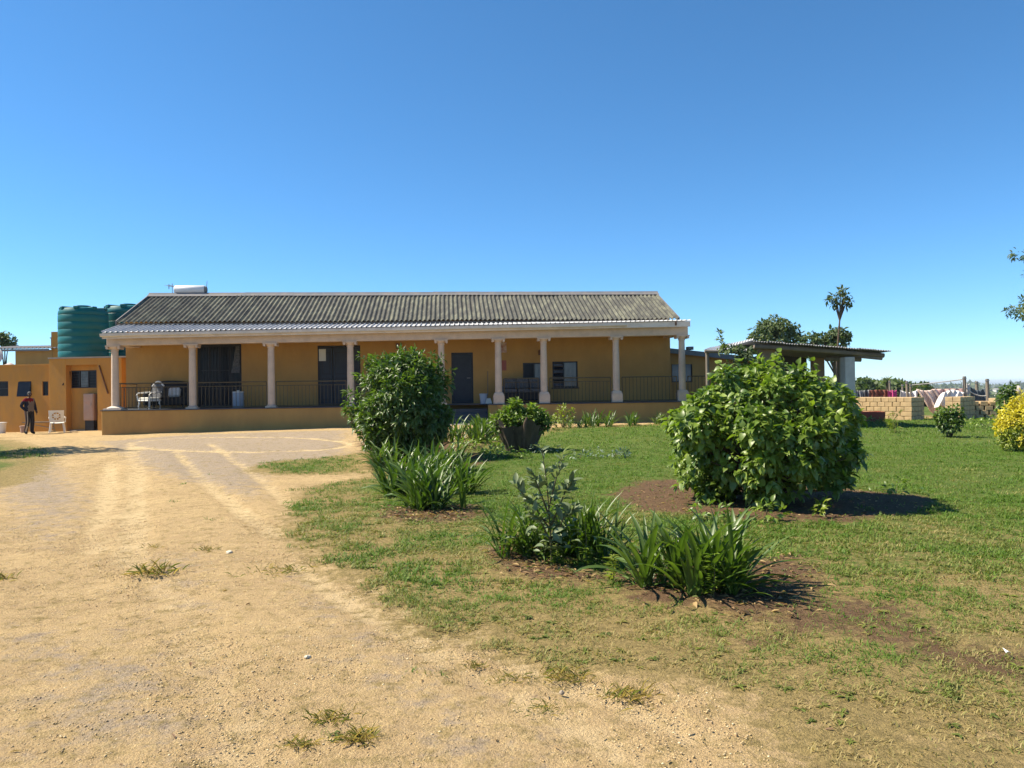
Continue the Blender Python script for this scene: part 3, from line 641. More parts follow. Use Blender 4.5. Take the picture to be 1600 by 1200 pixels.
# ------------------------------------------------------------------ things on the veranda
def hl_(u, v, z=FLOOR): return HF.w(u, v, z)
u = HF.u(243, 0.8)
ch = empty('armchair', hl_(HF.u(234, 0.8), 0.75), HF.a-0.55, 'ornate white carved armchair with pale cushion behind left veranda railing', 'chair')
mb = MB()
for (x, y) in ((-0.3, -0.25), (0.3, -0.25), (-0.3, 0.25), (0.3, 0.25)):
    m2 = MB(); m2.tube([(x, y, 0), (x*1.06, y*1.06, 0.12), (x*0.96, y*0.96, 0.25), (x, y, 0.36)], [0.025, 0.022, 0.035, 0.04], 8); m2.build('leg', M['white'], ch, smooth=True)
MB().box((-0.34, -0.3, 0.33), (0.34, 0.3, 0.40)).build('seat_frame', M['white'], ch, 0.02)
MB().box((-0.31, -0.28, 0.402), (0.31, 0.24, 0.50)).build('seat_cushion', M['paper'], ch, 0.035)
mb = MB(); mb.grid(lambda s, t: (-0.32+0.64*s, 0.27+0.14*t, 0.45+(0.55+0.18*math.sin(math.pi*s))*t), 12, 6); mb.grid(lambda s, t: (0.32-0.64*s, 0.33+0.14*t, 0.45+(0.55+0.18*math.sin(math.pi*s))*t), 12, 6); mb.build('backrest', M['patio'], ch)
mb = MB(); mb.tube([(-0.34+0.68*s, 0.42, 0.98+0.2*math.sin(math.pi*s)) for s in np.linspace(0, 1, 9)], 0.035, 8); mb.build('back_crest', M['white'], ch, smooth=True)
for s in (-1, 1):
    mb = MB(); mb.tube([(s*0.34, 0.3, 0.72), (s*0.37, 0.0, 0.70), (s*0.37, -0.25, 0.68), (s*0.37, -0.31, 0.60), (s*0.35, -0.27, 0.50), (s*0.34, -0.27, 0.38)], 0.032, 8); mb.build('armrest', M['white'], ch, smooth=True)
ch.scale = (0.9, 0.9, 0.85)
sf = empty('settee', hl_(HF.u(262, 1.45), 1.45), HF.a, 'dark covered settee standing behind the ornate white armchair', 'settee')
MB().box((-0.7, -0.35, 0.12), (0.75, 0.35, 0.42)).build('seat', M['blackstuff'], sf, 0.05); 
mb = MB(); mb.grid(lambda s, t: (-0.7+1.45*s, 0.15+0.12*t, 0.40+(0.52+0.12*math.sin(math.pi*s)**0.6)*t), 14, 5); mb.grid(lambda s, t: (0.75-1.45*s, 0.36+0.04*t, 0.40+(0.52+0.12*math.sin(math.pi*s)**0.6)*t), 14, 5); mb.build('backrest', M['blackstuff'], sf)
for s in (-0.78, 0.72): MB().box((s, -0.36, 0.12), (s+0.14, 0.34, 0.62)).build('armrest', M['blackstuff'], sf, 0.04)
for x in (-0.6, 0.65):
    for y in (-0.28, 0.28): MB().box((x-0.03, y-0.03, 0), (x+0.03, y+0.03, 0.12)).build('leg', M['blackstuff'], sf)
MB().box((0.0, -0.12, 0.42), (0.42, 0.06, 0.78), Matrix.Rotation(-0.25, 4, 'X')).build('pillow', M['white'], sf, 0.05)
def bucket(name, loc, r0, r1, h, mat, label, cat='bucket', rz=0):
    e = empty(name, loc, rz, label, cat)
    mb = MB(); mb.lathe((0, 0, 0), [(r0, 0), (r1, h), (r1*1.07, h), (r1*1.07, h-0.025), (r1*0.98, h-0.027)], 18); mb.build('body', mat, e, smooth=True)
    mb = MB(); mb.lathe((0, 0, 0), [(r1*0.95, h+0.001), (r1*1.1, h+0.002), (r1*1.1, h+0.02), (r1*0.4, h+0.03)], 18); mb.build('lid', mat, e, smooth=True)
    return e
cr = empty('storage_drum', hl_(HF.u(372, 1.3), 1.3), HF.a, 'pale blue plastic drum beside the large dark sliding door', 'drum')
mb = MB(); mb.lathe((0, 0, 0), [(0.20, 0), (0.22, 0.05), (0.21, 0.25), (0.22, 0.27), (0.21, 0.5), (0.20, 0.55)], 20); mb.build('body', M['bluebin'], cr, smooth=True)
mb = MB(); mb.lathe((0, 0, 0.551), [(0.215, 0), (0.215, 0.04), (0.05, 0.05), (0.05, 0.09)], 20); mb.build('lid', M['white'], cr, smooth=True)
bucket('bucket', hl_(HF.u(755, 1.0), 1.0), 0.12, 0.15, 0.36, M['bluebin'], 'small pale blue bucket beside the front door')
e = empty('broom', hl_(HF.u(762, 0.9), 0.95), HF.a, 'broom with wooden handle leaning beside the veranda steps', 'broom')
mb = MB(); mb.tube([(0, 0, 0.18), (0.06, 0.9, 1.25)], 0.014, 6); mb.build('handle', M['timber'], e)
mb = MB(); mb.hexa([(-0.16,-0.05,0),(0.16,-0.05,0),(0.16,0.05,0),(-0.16,0.05,0)], [(-0.10,-0.02,0.2),(0.10,-0.02,0.2),(0.10,0.03,0.2),(-0.10,0.03,0.2)]); mb.build('bristles', M['paper'], e)
# patterned sofa
u0, u1 = HF.u(786, 1.35), HF.u(848, 1.35)
s_ = empty('sofa', hl_((u0+u1)/2, 1.35), HF.a, 'grey patterned sofa on the veranda between two pedestal columns', 'sofa'); hw = (u1-u0)/2+0.1
MB().box((-hw, -0.4, 0.10), (hw, 0.4, 0.40)).build('seat_base', M['blackstuff'], s_, 0.03)
for k in range(3):
    x = -hw+0.12+(2*hw-0.24)*k/3; MB().box((x+0.01, -0.42, 0.402), (x+(2*hw-0.24)/3-0.01, 0.2, 0.54)).build('seat_cushion', M['patio'], s_, 0.04)
    MB().box((x+0.01, 0.12, 0.545), (x+(2*hw-0.24)/3-0.01, 0.36, 0.98)).build('back_cushion', M['patio'], s_, 0.05)
for x in (-hw-0.06, hw-0.10): MB().box((x, -0.42, 0.0), (x+0.16, 0.42, 0.66)).build('armrest', M['patio'], s_, 0.04)

# ------------------------------------------------------------------ left outbuilding (orange), its tanks and the shed behind
q0 = at(77, 673, 31.8)
LF = Frame(q0, R(-7.5)); G0 = -0.5
lb = empty('outbuilding', (q0.x, q0.y, 0), LF.a, 'orange flat roofed outbuilding with small windows at far left', 'building')
def lop(x0, y0, x1, y1, v):
    a = LF.uz(x0, y0, v); b = LF.uz(x1, y1, v); return (a[0], b[0], b[1], a[1])
zl = LF.z(40, 571.5, 0); zr = LF.z(120, 560, -0.28)
wl_ = [lop(-12, 596, 13, 619, 0), lop(29, 596, 49, 619, 0), lop(66, 596, 75.5, 618, 0)]
uR = LF.u(103, -0.28); uQ = LF.u(152, -0.28); uE = LF.u(190, -0.28); u7 = LF.u(77, -0.28)
mb = wall(MB(), LF.u(-130, 0), u7, G0, zl, 0, 0.22, wl_); mb.build('wall', M['orange'], lb)
MB().box((LF.u(-130, 0), -0.03, zl), (u7-0.002, 0.25, zl+0.06)).build('coping', M['orange'], lb)
for q in wl_:
    a, b, c, d = q
    w_ = frame(MB(), a, b, c, d, 0.04, 0.10, 0.04).build('window', M['darkframe'], lb)
    MB().box((a+0.04, 0.06, c+0.04), (b-0.04, 0.07, d-0.04)).build('pane', M['glass'], w_)
    if b-a > 0.4:
        MB().box((a+0.04, 0.045, (c+d)/2-0.015), (b-0.04, 0.095, (c+d)/2+0.015)).build('glazing_bar', M['darkframe'], w_)
a, b, c, d = wl_[1]
mb = MB(); mb.hexa([(a,-0.12,c-0.01),(b,-0.12,c-0.01),(b,-0.10,c),(a,-0.10,c)], [(a,-0.02,d-0.03),(b,-0.02,d-0.03),(b,0.0,d-0.02),(a,0.0,d-0.02)])
mb.build('open_casement', M['glass'], lb)
# piers either side of a shallow bay, lintel above
MB().box((u7, -0.28, G0), (uR, 0.5, zr)).build('pier', M['orange'], lb, 0.01)
MB().box((uQ, -0.28, G0), (uE, 0.5, zr)).build('pier', M['orange'], lb, 0.01)
zlin = LF.z(130, 570, -0.28)
MB().box((uR+0.002, -0.277, zlin), (uQ-0.002, 0.5, zr-0.003)).build('lintel', M['orange'], lb)
wq = lop(110, 579, 151, 606, 0.02)
mb = wall(MB(), uR+0.003, uQ-0.003, G0, zlin-0.002, 0.02, 0.24, [(wq[0], min(wq[1], uQ-0.06), wq[2], wq[3])]); mb.build('bay_wall', M['orange'], lb)
a, b, c, d = (wq[0], min(wq[1], uQ-0.06), wq[2], wq[3])
w_ = frame(MB(), a, b, c, d, 0.05, 0.12, 0.045).build('window', M['darkframe'], lb)
for k in range(2):
    x = a+(b-a)*(k+1)/3; MB().box((x-0.02, 0.052, c+0.045), (x+0.02, 0.118, d-0.045)).build('mullion', M['darkframe'], w_)
for k in range(3):
    x0, x1 = a+0.045+(b-a-0.09)*k/3, a+0.045+(b-a-0.09)*(k+1)/3
    MB().box((x0+0.02, 0.08, c+0.045), (x1-0.02, 0.09, d-0.045)).build('pane', M['glass'] if k != 1 else M['glass2'], w_)
for k in range(5): MB().box((a+0.05, 0.055, c+0.1+k*(d-c-0.15)/5), (b-0.05, 0.066, c+0.112+k*(d-c-0.15)/5)).build('burglar_bar', M['darkframe'], w_)
mb = MB(); mb.hexa([(a-0.12,-0.32,c+0.12),(a-0.09,-0.32,c+0.12),(a+0.02,-0.03,c+0.12),(a-0.01,-0.03,c+0.12)], [(a-0.02,-0.1,d-0.03),(a+0.01,-0.1,d-0.03),(a+0.04,-0.02,d-0.03),(a+0.01,-0.02,d-0.03)]); mb.build('open_casement', M['glass'], lb)
MB().box((u7-0.03, -0.32, zr+0.001), (uE+0.5, 6.5, zr+0.06)).build('flat_roof', M['concrete'], lb)
MB().box((LF.u(-130, 0), 0.26, zl-0.15), (u7-0.003, 6.5, zl-0.02)).build('flat_roof', M['greyroof'], lb)
MB().box((LF.u(-130, 0), 6.3, G0), (uE+0.5, 6.49, zl-0.16)).build('rear_wall', M['orange'], lb)
MB().box((uE-0.2, 0.502, G0), (uE+0.3, 6.28, zr-0.003)).build('side_wall', M['orange'], lb)
mb = MB(); a0 = LF.uz(155, 571, -0.30); a1 = LF.uz(169, 615, -0.30); mb.tube([(a0[0], -0.31, a0[1]), (a1[0], -0.31, a1[1])], 0.03, 8); mb.build('slanting_tube', M['brown'], lb)  # thin brown tube slanting across the right pier's front
mb = MB(); mb.box((LF.u(103.5, -0.2), -0.10, G0), (uQ-0.05, 0.018, 0.12)); mb.build('wall_footing', M['concrete'], lb)
# metal cabinet in the bay
u0, u1 = LF.u(135, -0.05), LF.u(151, -0.05); pz = gz(*LF.w(u0, 0, 0).xy)
cb = empty('metal_cabinet', LF.w((u0+u1)/2, -0.13, pz), LF.a, 'pinkish grey metal cabinet standing in the orange wall bay', 'cabinet'); hw = (u1-u0)/2
hc = LF.z(140, 615, -0.05)-pz
MB().box((-hw, -0.12, 0.42), (hw, 0.10, hc)).build('cabinet_body', M['pinkgrey'], cb, 0.015); MB().box((-hw+0.03, -0.135, 0.47), (hw-0.03, -0.122, hc-0.05)).build('door_panel', M['pinkgrey'], cb, 0.005)
MB().box((-hw*0.8, -0.09, 0), (hw*0.9, 0.10, 0.418)).build('stand', M['darkframe'], cb)
mb = MB(); mb.tube([(hw-0.09, -0.136, 1.0), (hw-0.09, -0.16, 1.0), (hw-0.09, -0.16, 1.12), (hw-0.09, -0.136, 1.12)], 0.01, 6); mb.build('handle', M['steel'], cb)
# tanks
def tank(px0, px1, ytop, Y, label):
    c = at((px0+px1)/2, 556, Y); r = (px1-px0)/2*Y/F; zb = zr+0.062
    zt = at((px0+px1)/2, ytop, Y).z; h = zt-zb
    e = empty('water_tank', (c.x, c.y, zb), 0, label, 'water tank', 'green plastic water tanks')
    pr = [(r*0.97, 0)]
    n = 6; hb = h*0.83
    for k in range(n):
        z0 = hb*k/n; z1 = hb*(k+1)/n
        pr += [(r*0.985, z0+0.004), (r, z0+0.022), (r, z1-0.022), (r*0.985, z1-0.004)]
    mb = MB(); mb.lathe((0, 0, 0), pr, 40); mb.build('tank_body', M['tank'], e, smooth=True)
    mb = MB(); mb.lathe((0, 0, 0), [(r*0.98, hb), (r, hb+0.04), (r*0.98, h*0.9), (r*0.9, h*0.955), (r*0.5, h*0.985), (r*0.32, h*0.99)], 40); top = mb.build('tank_shoulder', M['tank'], e, smooth=True)
    mb = MB(); mb.lathe((0, 0, 0), [(r*0.31, h*0.985), (r*0.31, h*1.02), (r*0.24, h*1.03)], 24); mb.build('lid', M['tank'], e, smooth=True)
    for k in range(8):
        a = k*math.pi/4+0.2; mb = MB()
        mb.box((-r*0.10, r*0.50, h*0.93), (r*0.10, r*0.975, h*0.985), Matrix.Rotation(a, 4, 'Z')); mb.build('shoulder_rib', M['tank'], e, 0.02)
    return e
tank(96, 166, 480, 33.2, 'dark green ribbed water tank nearest the left edge, fully in view')
tank(166, 240, 477.5, 35.2, 'green ribbed water tank half hidden behind the veranda roof')
# shed behind
sb = at(30, 570, 39); sh = empty('back_shed', (sb.x, sb.y, 0), 0, 'brown walled shed with dark corrugated roof behind orange outbuilding', 'shed')
X_ = lambda px: at(px, 560, 39).x-sb.x
ZZ = lambda py: at(40, py, 39).z
mb = MB(); mb.box((X_(24), 0, -0.5), (X_(82), 3.0, ZZ(547))); mb.build('wall', M['ochre'], sh)
ms = sheet_mesh('shed_roof_sheet', 5, 0.2, 3.8, lambda t: 0.03*math.cos(2*math.pi*t), 6, M['greyroof'])
for k in range(5): link('roof_sheet', ms, sh, Matrix.Translation((X_(-40)+k*1.0-0.05, -0.3, ZZ(544.5))) @ Matrix.Rotation(0.09, 4, 'X'))
MB().box((X_(-40), -0.28, ZZ(549)), (X_(81), -0.22, ZZ(545)-0.03)).build('fascia', M['greyroof'], sh)
MB().box((X_(80), 0.02, -0.5), (X_(96), 1.6, ZZ(519))).build('stair_wall', M['orange'], sh)
MB().box((X_(68.5), 0.6, ZZ(545)), (X_(79.5), 1.0, ZZ(528))).build('chimney', M['brick'], sh, 0.01)
MB().box((X_(68), 0.55, ZZ(528)), (X_(80), 1.05, ZZ(526.5))).build('chimney_cap', M['brick'], sh)
# satellite dish and a tarpaulin on the flat roof at the very left
dpt = at(-9, 572, 32.6)
ds = empty('satellite_dish', (dpt.x, dpt.y, zl-0.02), 0, 'pale satellite dish cut off by the left picture edge', 'satellite dish')
mb = MB(); mb.tube([(0, 0, 0), (0, 0, 0.35)], 0.025, 8); mb.build('mast', M['steel'], ds)
def dish(s, t):
    r_ = 0.34*s; a = 2*math.pi*t; return Matrix.Rotation(-0.25, 4, 'X') @ Vector((r_*math.cos(a), -0.12+0.5*r_*r_, 0.45+r_*math.sin(a)*1.1))
mb = MB(); mb.grid(dish, 5, 20); mb.build('dish', M['gutter'], ds, smooth=True)
mb = MB(); mb.tube([(0, -0.1, 0.1), (0, -0.45, 0.32)], 0.012, 6); mb.build('arm', M['steel'], ds)
tp = at(14, 568, 33); tz = zl-0.02
mb = MB(); mb.grid(lambda s, t: (tp.x-0.35+0.7*s, tp.y-0.3+0.6*t, tz+0.02+0.16*math.sin(math.pi*s)**0.7*math.sin(math.pi*t)**0.7+0.03*math.sin(9*s+5*t)), 12, 10)
tag(mb.build('tarpaulin', pm('pale_pink_tarpaulin', (0.55, 0.44, 0.40), (0.45, 0.36, 0.34), 5, 0.8), smooth=True), 'pale bundled tarpaulin lying on the low flat roof at left', 'tarpaulin')

# ------------------------------------------------------------------ right annex of the house
AV = 3.2
ax = empty('annex', HF.w(WR, AV, 0), HF.a, 'low ochre annex with blue grey roof edge at right end of house', 'building')
AF = Frame(HF.w(WR, AV, 0), HF.a)
a0, za = AF.uz(1046, 543, -0.3); a1, zb = AF.uz(1215, 562.5, -0.3)
wa = AF.uz(1049, 564, 0); wb = AF.uz(1082, 597, 0)
ho = (max(wa[0], 0.12), wb[0], wb[1], wa[1])
mb = wall(MB(), 0.03, a1, -0.4, zb-0.12, 0, 0.2, [ho])
mb.add([(0.03, 0, zb-0.12), (a1, 0, zb-0.12), (0.03, 0, za-0.14), (0.03, 0.2, zb-0.12), (a1, 0.2, zb-0.12), (0.03, 0.2, za-0.14)], [(0,1,2),(5,4,3),(1,4,5,2),(0,2,5,3)])
mb.build('wall', M['ochre'], ax)
MB().box((a1-0.2, 0.202, -0.4), (a1, 4.0, zb-0.13)).build('end_wall', M['ochre'], ax)
mb = MB(); mb.hexa([(0.02,-0.3,za-0.20),(a1+0.2,-0.3,zb-0.2),(a1+0.2,-0.25,zb-0.2),(0.02,-0.25,za-0.20)], [(0.02,-0.3,za),(a1+0.2,-0.3,zb),(a1+0.2,-0.25,zb),(0.02,-0.25,za)]); mb.build('roof_edge', M['bluegrey'], ax)
mb = MB(); mb.hexa([(0.02,-0.248,za-0.09),(a1+0.2,-0.248,zb-0.09),(a1+0.2,4.2,zb-0.2),(0.02,4.2,za-0.2)], [(0.02,-0.248,za-0.03),(a1+0.2,-0.248,zb-0.03),(a1+0.2,4.2,zb-0.14),(0.02,4.2,za-0.14)]); mb.build('roof', M['greyroof'], ax)
MB().box((AF.u(1076, -0.2), -0.25, za-0.1), (AF.u(1084, -0.2), 0.1, AF.z(1080, 541.5, -0.2))).build('roof_stone', M['bluegrey'], ax)
bw = pm('blue_window_glass', (0.05, 0.085, 0.13), (0.10, 0.15, 0.21), 2, 0.15, spec=0.5)
a, b, c, d = ho
w_ = frame(MB(), a, b, c, d, 0.03, 0.09, 0.04).build('window', M['darkframe'], ax)
MB().box(((a+b)/2-0.02, 0.032, c+0.04), ((a+b)/2+0.02, 0.088, d-0.04)).build('mullion', M['darkframe'], w_)
MB().box((a+0.04, 0.055, c+0.04), ((a+b)/2-0.02, 0.065, d-0.04)).build('pane', bw, w_); MB().box(((a+b)/2+0.02, 0.055, c+0.04), (b-0.04, 0.065, d-0.04)).build('pane', bw, w_)

# ------------------------------------------------------------------ open shed (lean-to) on the right
D = 25.0
s0 = at(1178, 640, D); os_ = empty('open_shed', (s0.x, s0.y, 0), 0, 'open sided shed with flat sheet roof on timber poles and a white pillar', 'shed')
def sp(px, py, dy): p = at(px, py, D+dy); return Vector((p.x-s0.x, dy, p.z))
# roof slab falling to the right, made of sheets
pl, pr_ = sp(1176, 532.5, 0), sp(1391, 548.5, 0); nS = 9
for k in range(nS):
    A_ = pl.lerp(pr_, k/nS); B_ = pl.lerp(pr_, (k+1)/nS+ (0.004 if k < nS-1 else 0)); mb = MB()
    j1 = random.Random(k).uniform(-0.10, 0.05); dz = 0.008*(k % 2)
    n = 12; o = []
    for i in range(n+1):
        p = A_.lerp(B_, i/n); w = 0.022*math.cos(i*math.pi)
        o += [(p.x, j1, p.z+w+dz), (p.x, 4.6, p.z+w+dz-0.12)]
    mb.add(o, [(2*i, 2*i+2, 2*i+3, 2*i+1) for i in range(n)])
    o2 = [(x, y-0.001, z-0.02) for x, y, z in o[::2]]
    mb.add([v for pr in zip(o[::2], o2) for v in pr], [(2*i, 2*i+1, 2*i+3, 2*i+2) for i in range(n)])
    mb.build('roof_sheet', M['greyroof'], os_)
def pole(p, q, r, name='pole', mat=None):
    mb = MB(); mb.tube([p, Vector(p).lerp(Vector(q), 0.5)+Vector((0, 0.01, 0.012)), q], [r, r*0.95, r*0.88], 10); return mb.build(name, mat or M['post'], os_, smooth=True)
pole(sp(1178, 540.5, 0.25), sp(1381, 555.5, 0.25), 0.085, 'roof_beam', M['timber'])
pole(sp(1290, 560.5, 0.9), sp(1345, 562, 0.9), 0.085, 'roof_beam')
pole(sp(1178, 541, 4.2), sp(1378, 560, 4.2), 0.08, 'roof_beam')
for k in range(5):
    x = 1200+k*30; pole(sp(x, 541+k*2.1, 0.2), sp(x*0.985+12, 546+k*1.7, 4.4), 0.05, 'rafter')
zg = gz(s0.x+2, D)
a, b = sp(1318, 600, 0.25), sp(1333.5, 600, 0.25)
MB().box((a.x, 0.1, zg-0.2), (b.x, 0.5, sp(1325, 558, 0.3).z)).build('pillar', pm('whitewashed_pillar', (0.50, 0.46, 0.43), (0.42, 0.38, 0.36), 3, 0.9, 0.2, 30, stain=(0.3, 0.26, 0.22)), os_, 0.015)
MB().box((sp(1300, 600, 0.25).x, 0.3, zg-0.2), (a.x-0.01, 0.42, sp(1310, 640, 0.3).z)).build('low_wall', M['bluegrey'], os_)
for px0, px1, dy, y0 in ((1188, 1212, 0.6, 546), (1272, 1289, 4.0, 555)):
    a, b = sp(px0, 600, dy), sp(px1, 600, dy); MB().box((a.x, dy, zg-0.2), (b.x, dy+0.35, sp(px0, y0, dy).z)).build('brick_pier', pm('dull_plaster_pier', (0.23, 0.165, 0.12), (0.30, 0.23, 0.17), 3, 0.95), os_, 0.01)
a, b = sp(1185, 600, 4.3), sp(1262, 600, 4.3)
MB().box((a.x, 4.36, zg-0.2), (b.x, 4.5, sp(1220, 549, 4.3).z-0.15)).build('rear_wall', pm('dark_boarding', (0.05, 0.05, 0.055), (0.08, 0.075, 0.07), 3, 0.9), os_)
for k in range(3):
    x = sp(1303+k*7, 600, 3.9).x; mb = MB(); mb.tube([(x, 3.9, zg), (x+0.05, 3.9, sp(1300, 556, 3.9).z-0.1)], 0.05, 8); mb.build('pole', M['post'], os_)
# silver sheet section to the left, tipped towards the yard
lo0, lo1 = sp(1100, 547, 0.2), sp(1172, 550, 0.2); hi0, hi1 = sp(1110, 543, 3.6), sp(1177, 529, 3.6)
for k in range(4):
    mb = MB()
    def fn(s, t, k=k):
        ss = (k+s)/4*1.0; p = lo0.lerp(lo1, ss); q = hi0.lerp(hi1, ss); r_ = p.lerp(q, t); return (r_.x, r_.y, r_.z+0.018*math.cos(s*4*2*math.pi)+0.006*(k % 2))
    mb.grid(fn, 24, 4); mb.build('silver_roof_sheet', M['silver'], os_)
pole(sp(1101, 549, 0.22), sp(1174, 552, 0.22), 0.05, 'roof_beam', M['timber'])
for px in (1105, 1165):
    p = sp(px, 550, 0.3); mb = MB(); mb.tube([(p.x, 0.3, zg-0.1), (p.x, 0.3, p.z)], 0.06, 8); mb.build('pole', M['post'], os_)

# ------------------------------------------------------------------ stacks of cement blocks
bmesh_ = {}
def block_mesh(k):
    if k not in bmesh_:
        r_ = random.Random(k); mb = MB(); mb.box((-0.143, -0.143, 0), (0.143, 0.143, 0.178)); me = mb.mesh('block', M['block'], 0.010)
        for v in me.vertices: v.co += Vector((r_.uniform(-0.004, 0.004), r_.uniform(-0.004, 0.004), r_.uniform(-0.002, 0.002)))
        bmesh_[k] = me
    return bmesh_[k]
def block_stack(px, py, Y, a, nu, nv, nz, label, gap=0.0, skip=(), offset=0.5, name='block_stack'):
    c = at(px, py, Y); z0 = gz(c.x, c.y)-0.02
    e = empty(name, (c.x, c.y, z0), a, label, 'block stack', 'stacks of cement blocks')
    r_ = random.Random(int(px)); st = 0.302+gap
    for k in range(nz):
        off = (k % 2)*st*offset
        for i in range(nu):
            for j in range(nv):
                if (0 < i < nu-1) and (0 < j) and k < nz-1 and j < nv-1: continue
                if (i, j, k) in skip or (i, k) in skip: continue
                wide = off > 0 and i == 0
                T = Matrix.Translation((-i*st-(off if i > 0 else off*0.5)-0.15+r_.uniform(-.008, .008), j*0.304+0.15+r_.uniform(-.01, .01), k*0.189)) @ Matrix.Rotation(r_.uniform(-0.02, 0.02)+math.pi*r_.randrange(2), 4, 'Z') @ Matrix.Diagonal((1.5 if wide else 1, 1, 1, 1))
                link('block', block_mesh(r_.randrange(6)), e, T)
    return e
BA = R(-50)
block_stack(1425, 657, 30.5, BA, 12, 4, 5, 'long stack of tan cement blocks beside the white shed pillar')
block_stack(1502, 658, 30.8, BA, 2, 5, 5, 'narrow tall stack of cement blocks behind the small shrub', offset=0.0)
e = block_stack(1612, 657, 31.5, R(-12), 8, 2, 4, 'low gappy stack of spaced cement blocks by the yellow shrub', gap=0.05, skip=((7, 3), (6, 3), (2, 3)))
# loose blocks
for k, (px, py, Y, ro, lb_) in enumerate(((1474, 655, 31.2, (0.1, 0.2, 0.6), 'loose cement block on the grass between the two tall stacks'), (1553, 628, 31.6, (0, 0, 0.5), 'single loose block perched on the low gappy stack'))):
    p = at(px, py, Y); z = gz(p.x, p.y)-0.02 if k == 0 else p.z-0.02
    o = link('cement_block', block_mesh(k)); o.location = (p.x, p.y, z); o.rotation_euler = ro; tag(o, lb_, 'block')
# red trough
t0, t1 = at(1322, 657, 29.5), at(1378, 657, 29.5); tz = gz(t1.x, t1.y)-0.03
tr = empty('concrete_trough', ((t0.x+t1.x)/2, t1.y, tz), R(2), 'red oxide concrete trough in front of the long block stack', 'trough'); hw = (t1.x-t0.x)/2
mb = MB(); h_ = 0.42
wall_ = [(-hw, -0.28, hw, -0.18), (-hw, 0.18, hw, 0.28), (-hw, -0.18, -hw+0.1, 0.18), (hw-0.1, -0.18, hw, 0.18)]
for x0, y0, x1, y1 in wall_: MB().box((x0+0.001, y0, 0), (x1-0.001, y1, h_)).build('trough_wall', M['redconcrete'], tr, 0.01)
MB().box((-hw+0.102, -0.178, 0), (hw-0.102, 0.178, 0.1)).build('trough_floor', M['redconcrete'], tr)

# ------------------------------------------------------------------ washing lines
def post(px, ytop, Y, r_, label):
    b = onG(px, Y); t = at(px, ytop, Y); e = empty('line_post', b, 0, label, 'post', 'washing line posts')
    mb = MB(); h = t.z-b.z; mb.tube([(0, 0, -0.2), (0.01, 0, h*0.5), (0, 0, h)], [r_, r_*0.96, r_*0.9], 10); mb.build('pole', M['post'], e, smooth=True)
    mb = MB(); mb.tube([(0, 0, h-0.10), (0, 0, h-0.06)], r_*1.15, 10); mb.build('wire_tie', M['steel'], e)
    return Vector((b.x, b.y, t.z))
P1 = post(1390, 594, 35, 0.045, 'thin leftmost washing line post beside the pink cloth')
P2_ = post(1417, 595.5, 34, 0.06, 'grey wooden post just left of the white folded cloth')
P3 = post(1422.5, 600, 33.6, 0.04, 'slim pale post at the left end of the tight white line')
P4 = post(1507, 588, 33.6, 0.075, 'tallest grey wooden post behind the narrow block stack')
P5 = post(1526, 596, 38, 0.08, 'short dark post behind the grey netting')
P6 = post(1542.5, 592, 33.4, 0.075, 'rightmost grey wooden post with a sagging rope')
P7 = post(1410, 600, 38, 0.05, 'faint far post behind the white folded cloth')
wm = pm('white_washing_line', (0.55, 0.52, 0.47), None, 5, 0.7)
def line(a, b, sag, label, r_=0.022):
    mb = MB(); mb.tube([a.lerp(b, t)-Vector((0, 0, 4*sag*t*(1-t))) for t in np.linspace(0, 1, 13)], r_, 6); return tag(mb.build('washing_line', wm), label, 'line', 'washing lines')
line(P3-Vector((0, 0, 0.05)), P4-Vector((0, 0, 0.12)), 0.02, 'taut white line between the slim post and the tallest post')
line(P4-Vector((0, 0, 0.45)), P6-Vector((0, 0, 0.72)), 0.16, 'sagging rope between the tallest post and the rightmost post')
def cloth(name, x0, x1, ytop, ybot, Y, mats, label, wav=0.05, lean=0.0, sagt=0.05, skew=0.0, slump=0.25):
    a = at(x0, ytop, Y); b = at(x1, ytop, Y); zb = at(x0, ybot, Y).z; h = a.z-zb
    mb = MB(); ph = random.Random(int(x0)).uniform(0, 6)
    def fn(s, t):
        x = a.x+(b.x-a.x)*s+skew*t; y = Y+wav*t**0.5*math.sin(s*13+ph+t*2)+wav*0.5*math.sin(s*29+ph)+lean*t
        z = a.z-sagt*math.sin(math.pi*s)-t*h*(1+slump*(vnoise(s*3+ph, 1.0)-0.5)) + (a.z-a.z)
        return (x, y, float(z))
    mb.grid(fn, 36, 14); o = mb.build(name, mats, smooth=True)
    sdm = o.modifiers.new('thickness', 'SOLIDIFY'); sdm.thickness = 0.006
    return tag(o, label, 'laundry', 'laundry on the lines')
def stripes(name, c1, c2, sc, axis=0):
    m, nt, b = nodes(name); N = nt.nodes; L = nt.links
    tc = N.new('ShaderNodeTexCoord'); w = N.new('ShaderNodeTexWave'); w.inputs['Scale'].default_value = sc; w.bands_direction = 'X'; w.inputs['Distortion'].default_value = 1.2; w.inputs['Detail'].default_value = 1
    L.new(tc.outputs['Object'], w.inputs[0]); r_ = N.new('ShaderNodeValToRGB'); r_.color_ramp.elements[0].color = (*c1, 1); r_.color_ramp.elements[1].color = (*c2, 1); r_.color_ramp.elements[0].position = 0.45; r_.color_ramp.elements[1].position = 0.55
    L.new(w.outputs[0], r_.inputs[0]); L.new(r_.outputs[0], b.inputs['Base Color']); b.inputs['Roughness'].default_value = 0.95; return m
C_ = lambda n, c: pm(n, c, tuple(x*0.85 for x in c), 3, 0.95, spec=0.1)
cloth('striped_blanket', 1326, 1361, 609, 632, 34.6, stripes('grey_striped_cloth', (0.05, 0.055, 0.06), (0.33, 0.33, 0.33), 3.2), 'grey and black striped blanket on line by the white pillar', 0.06)
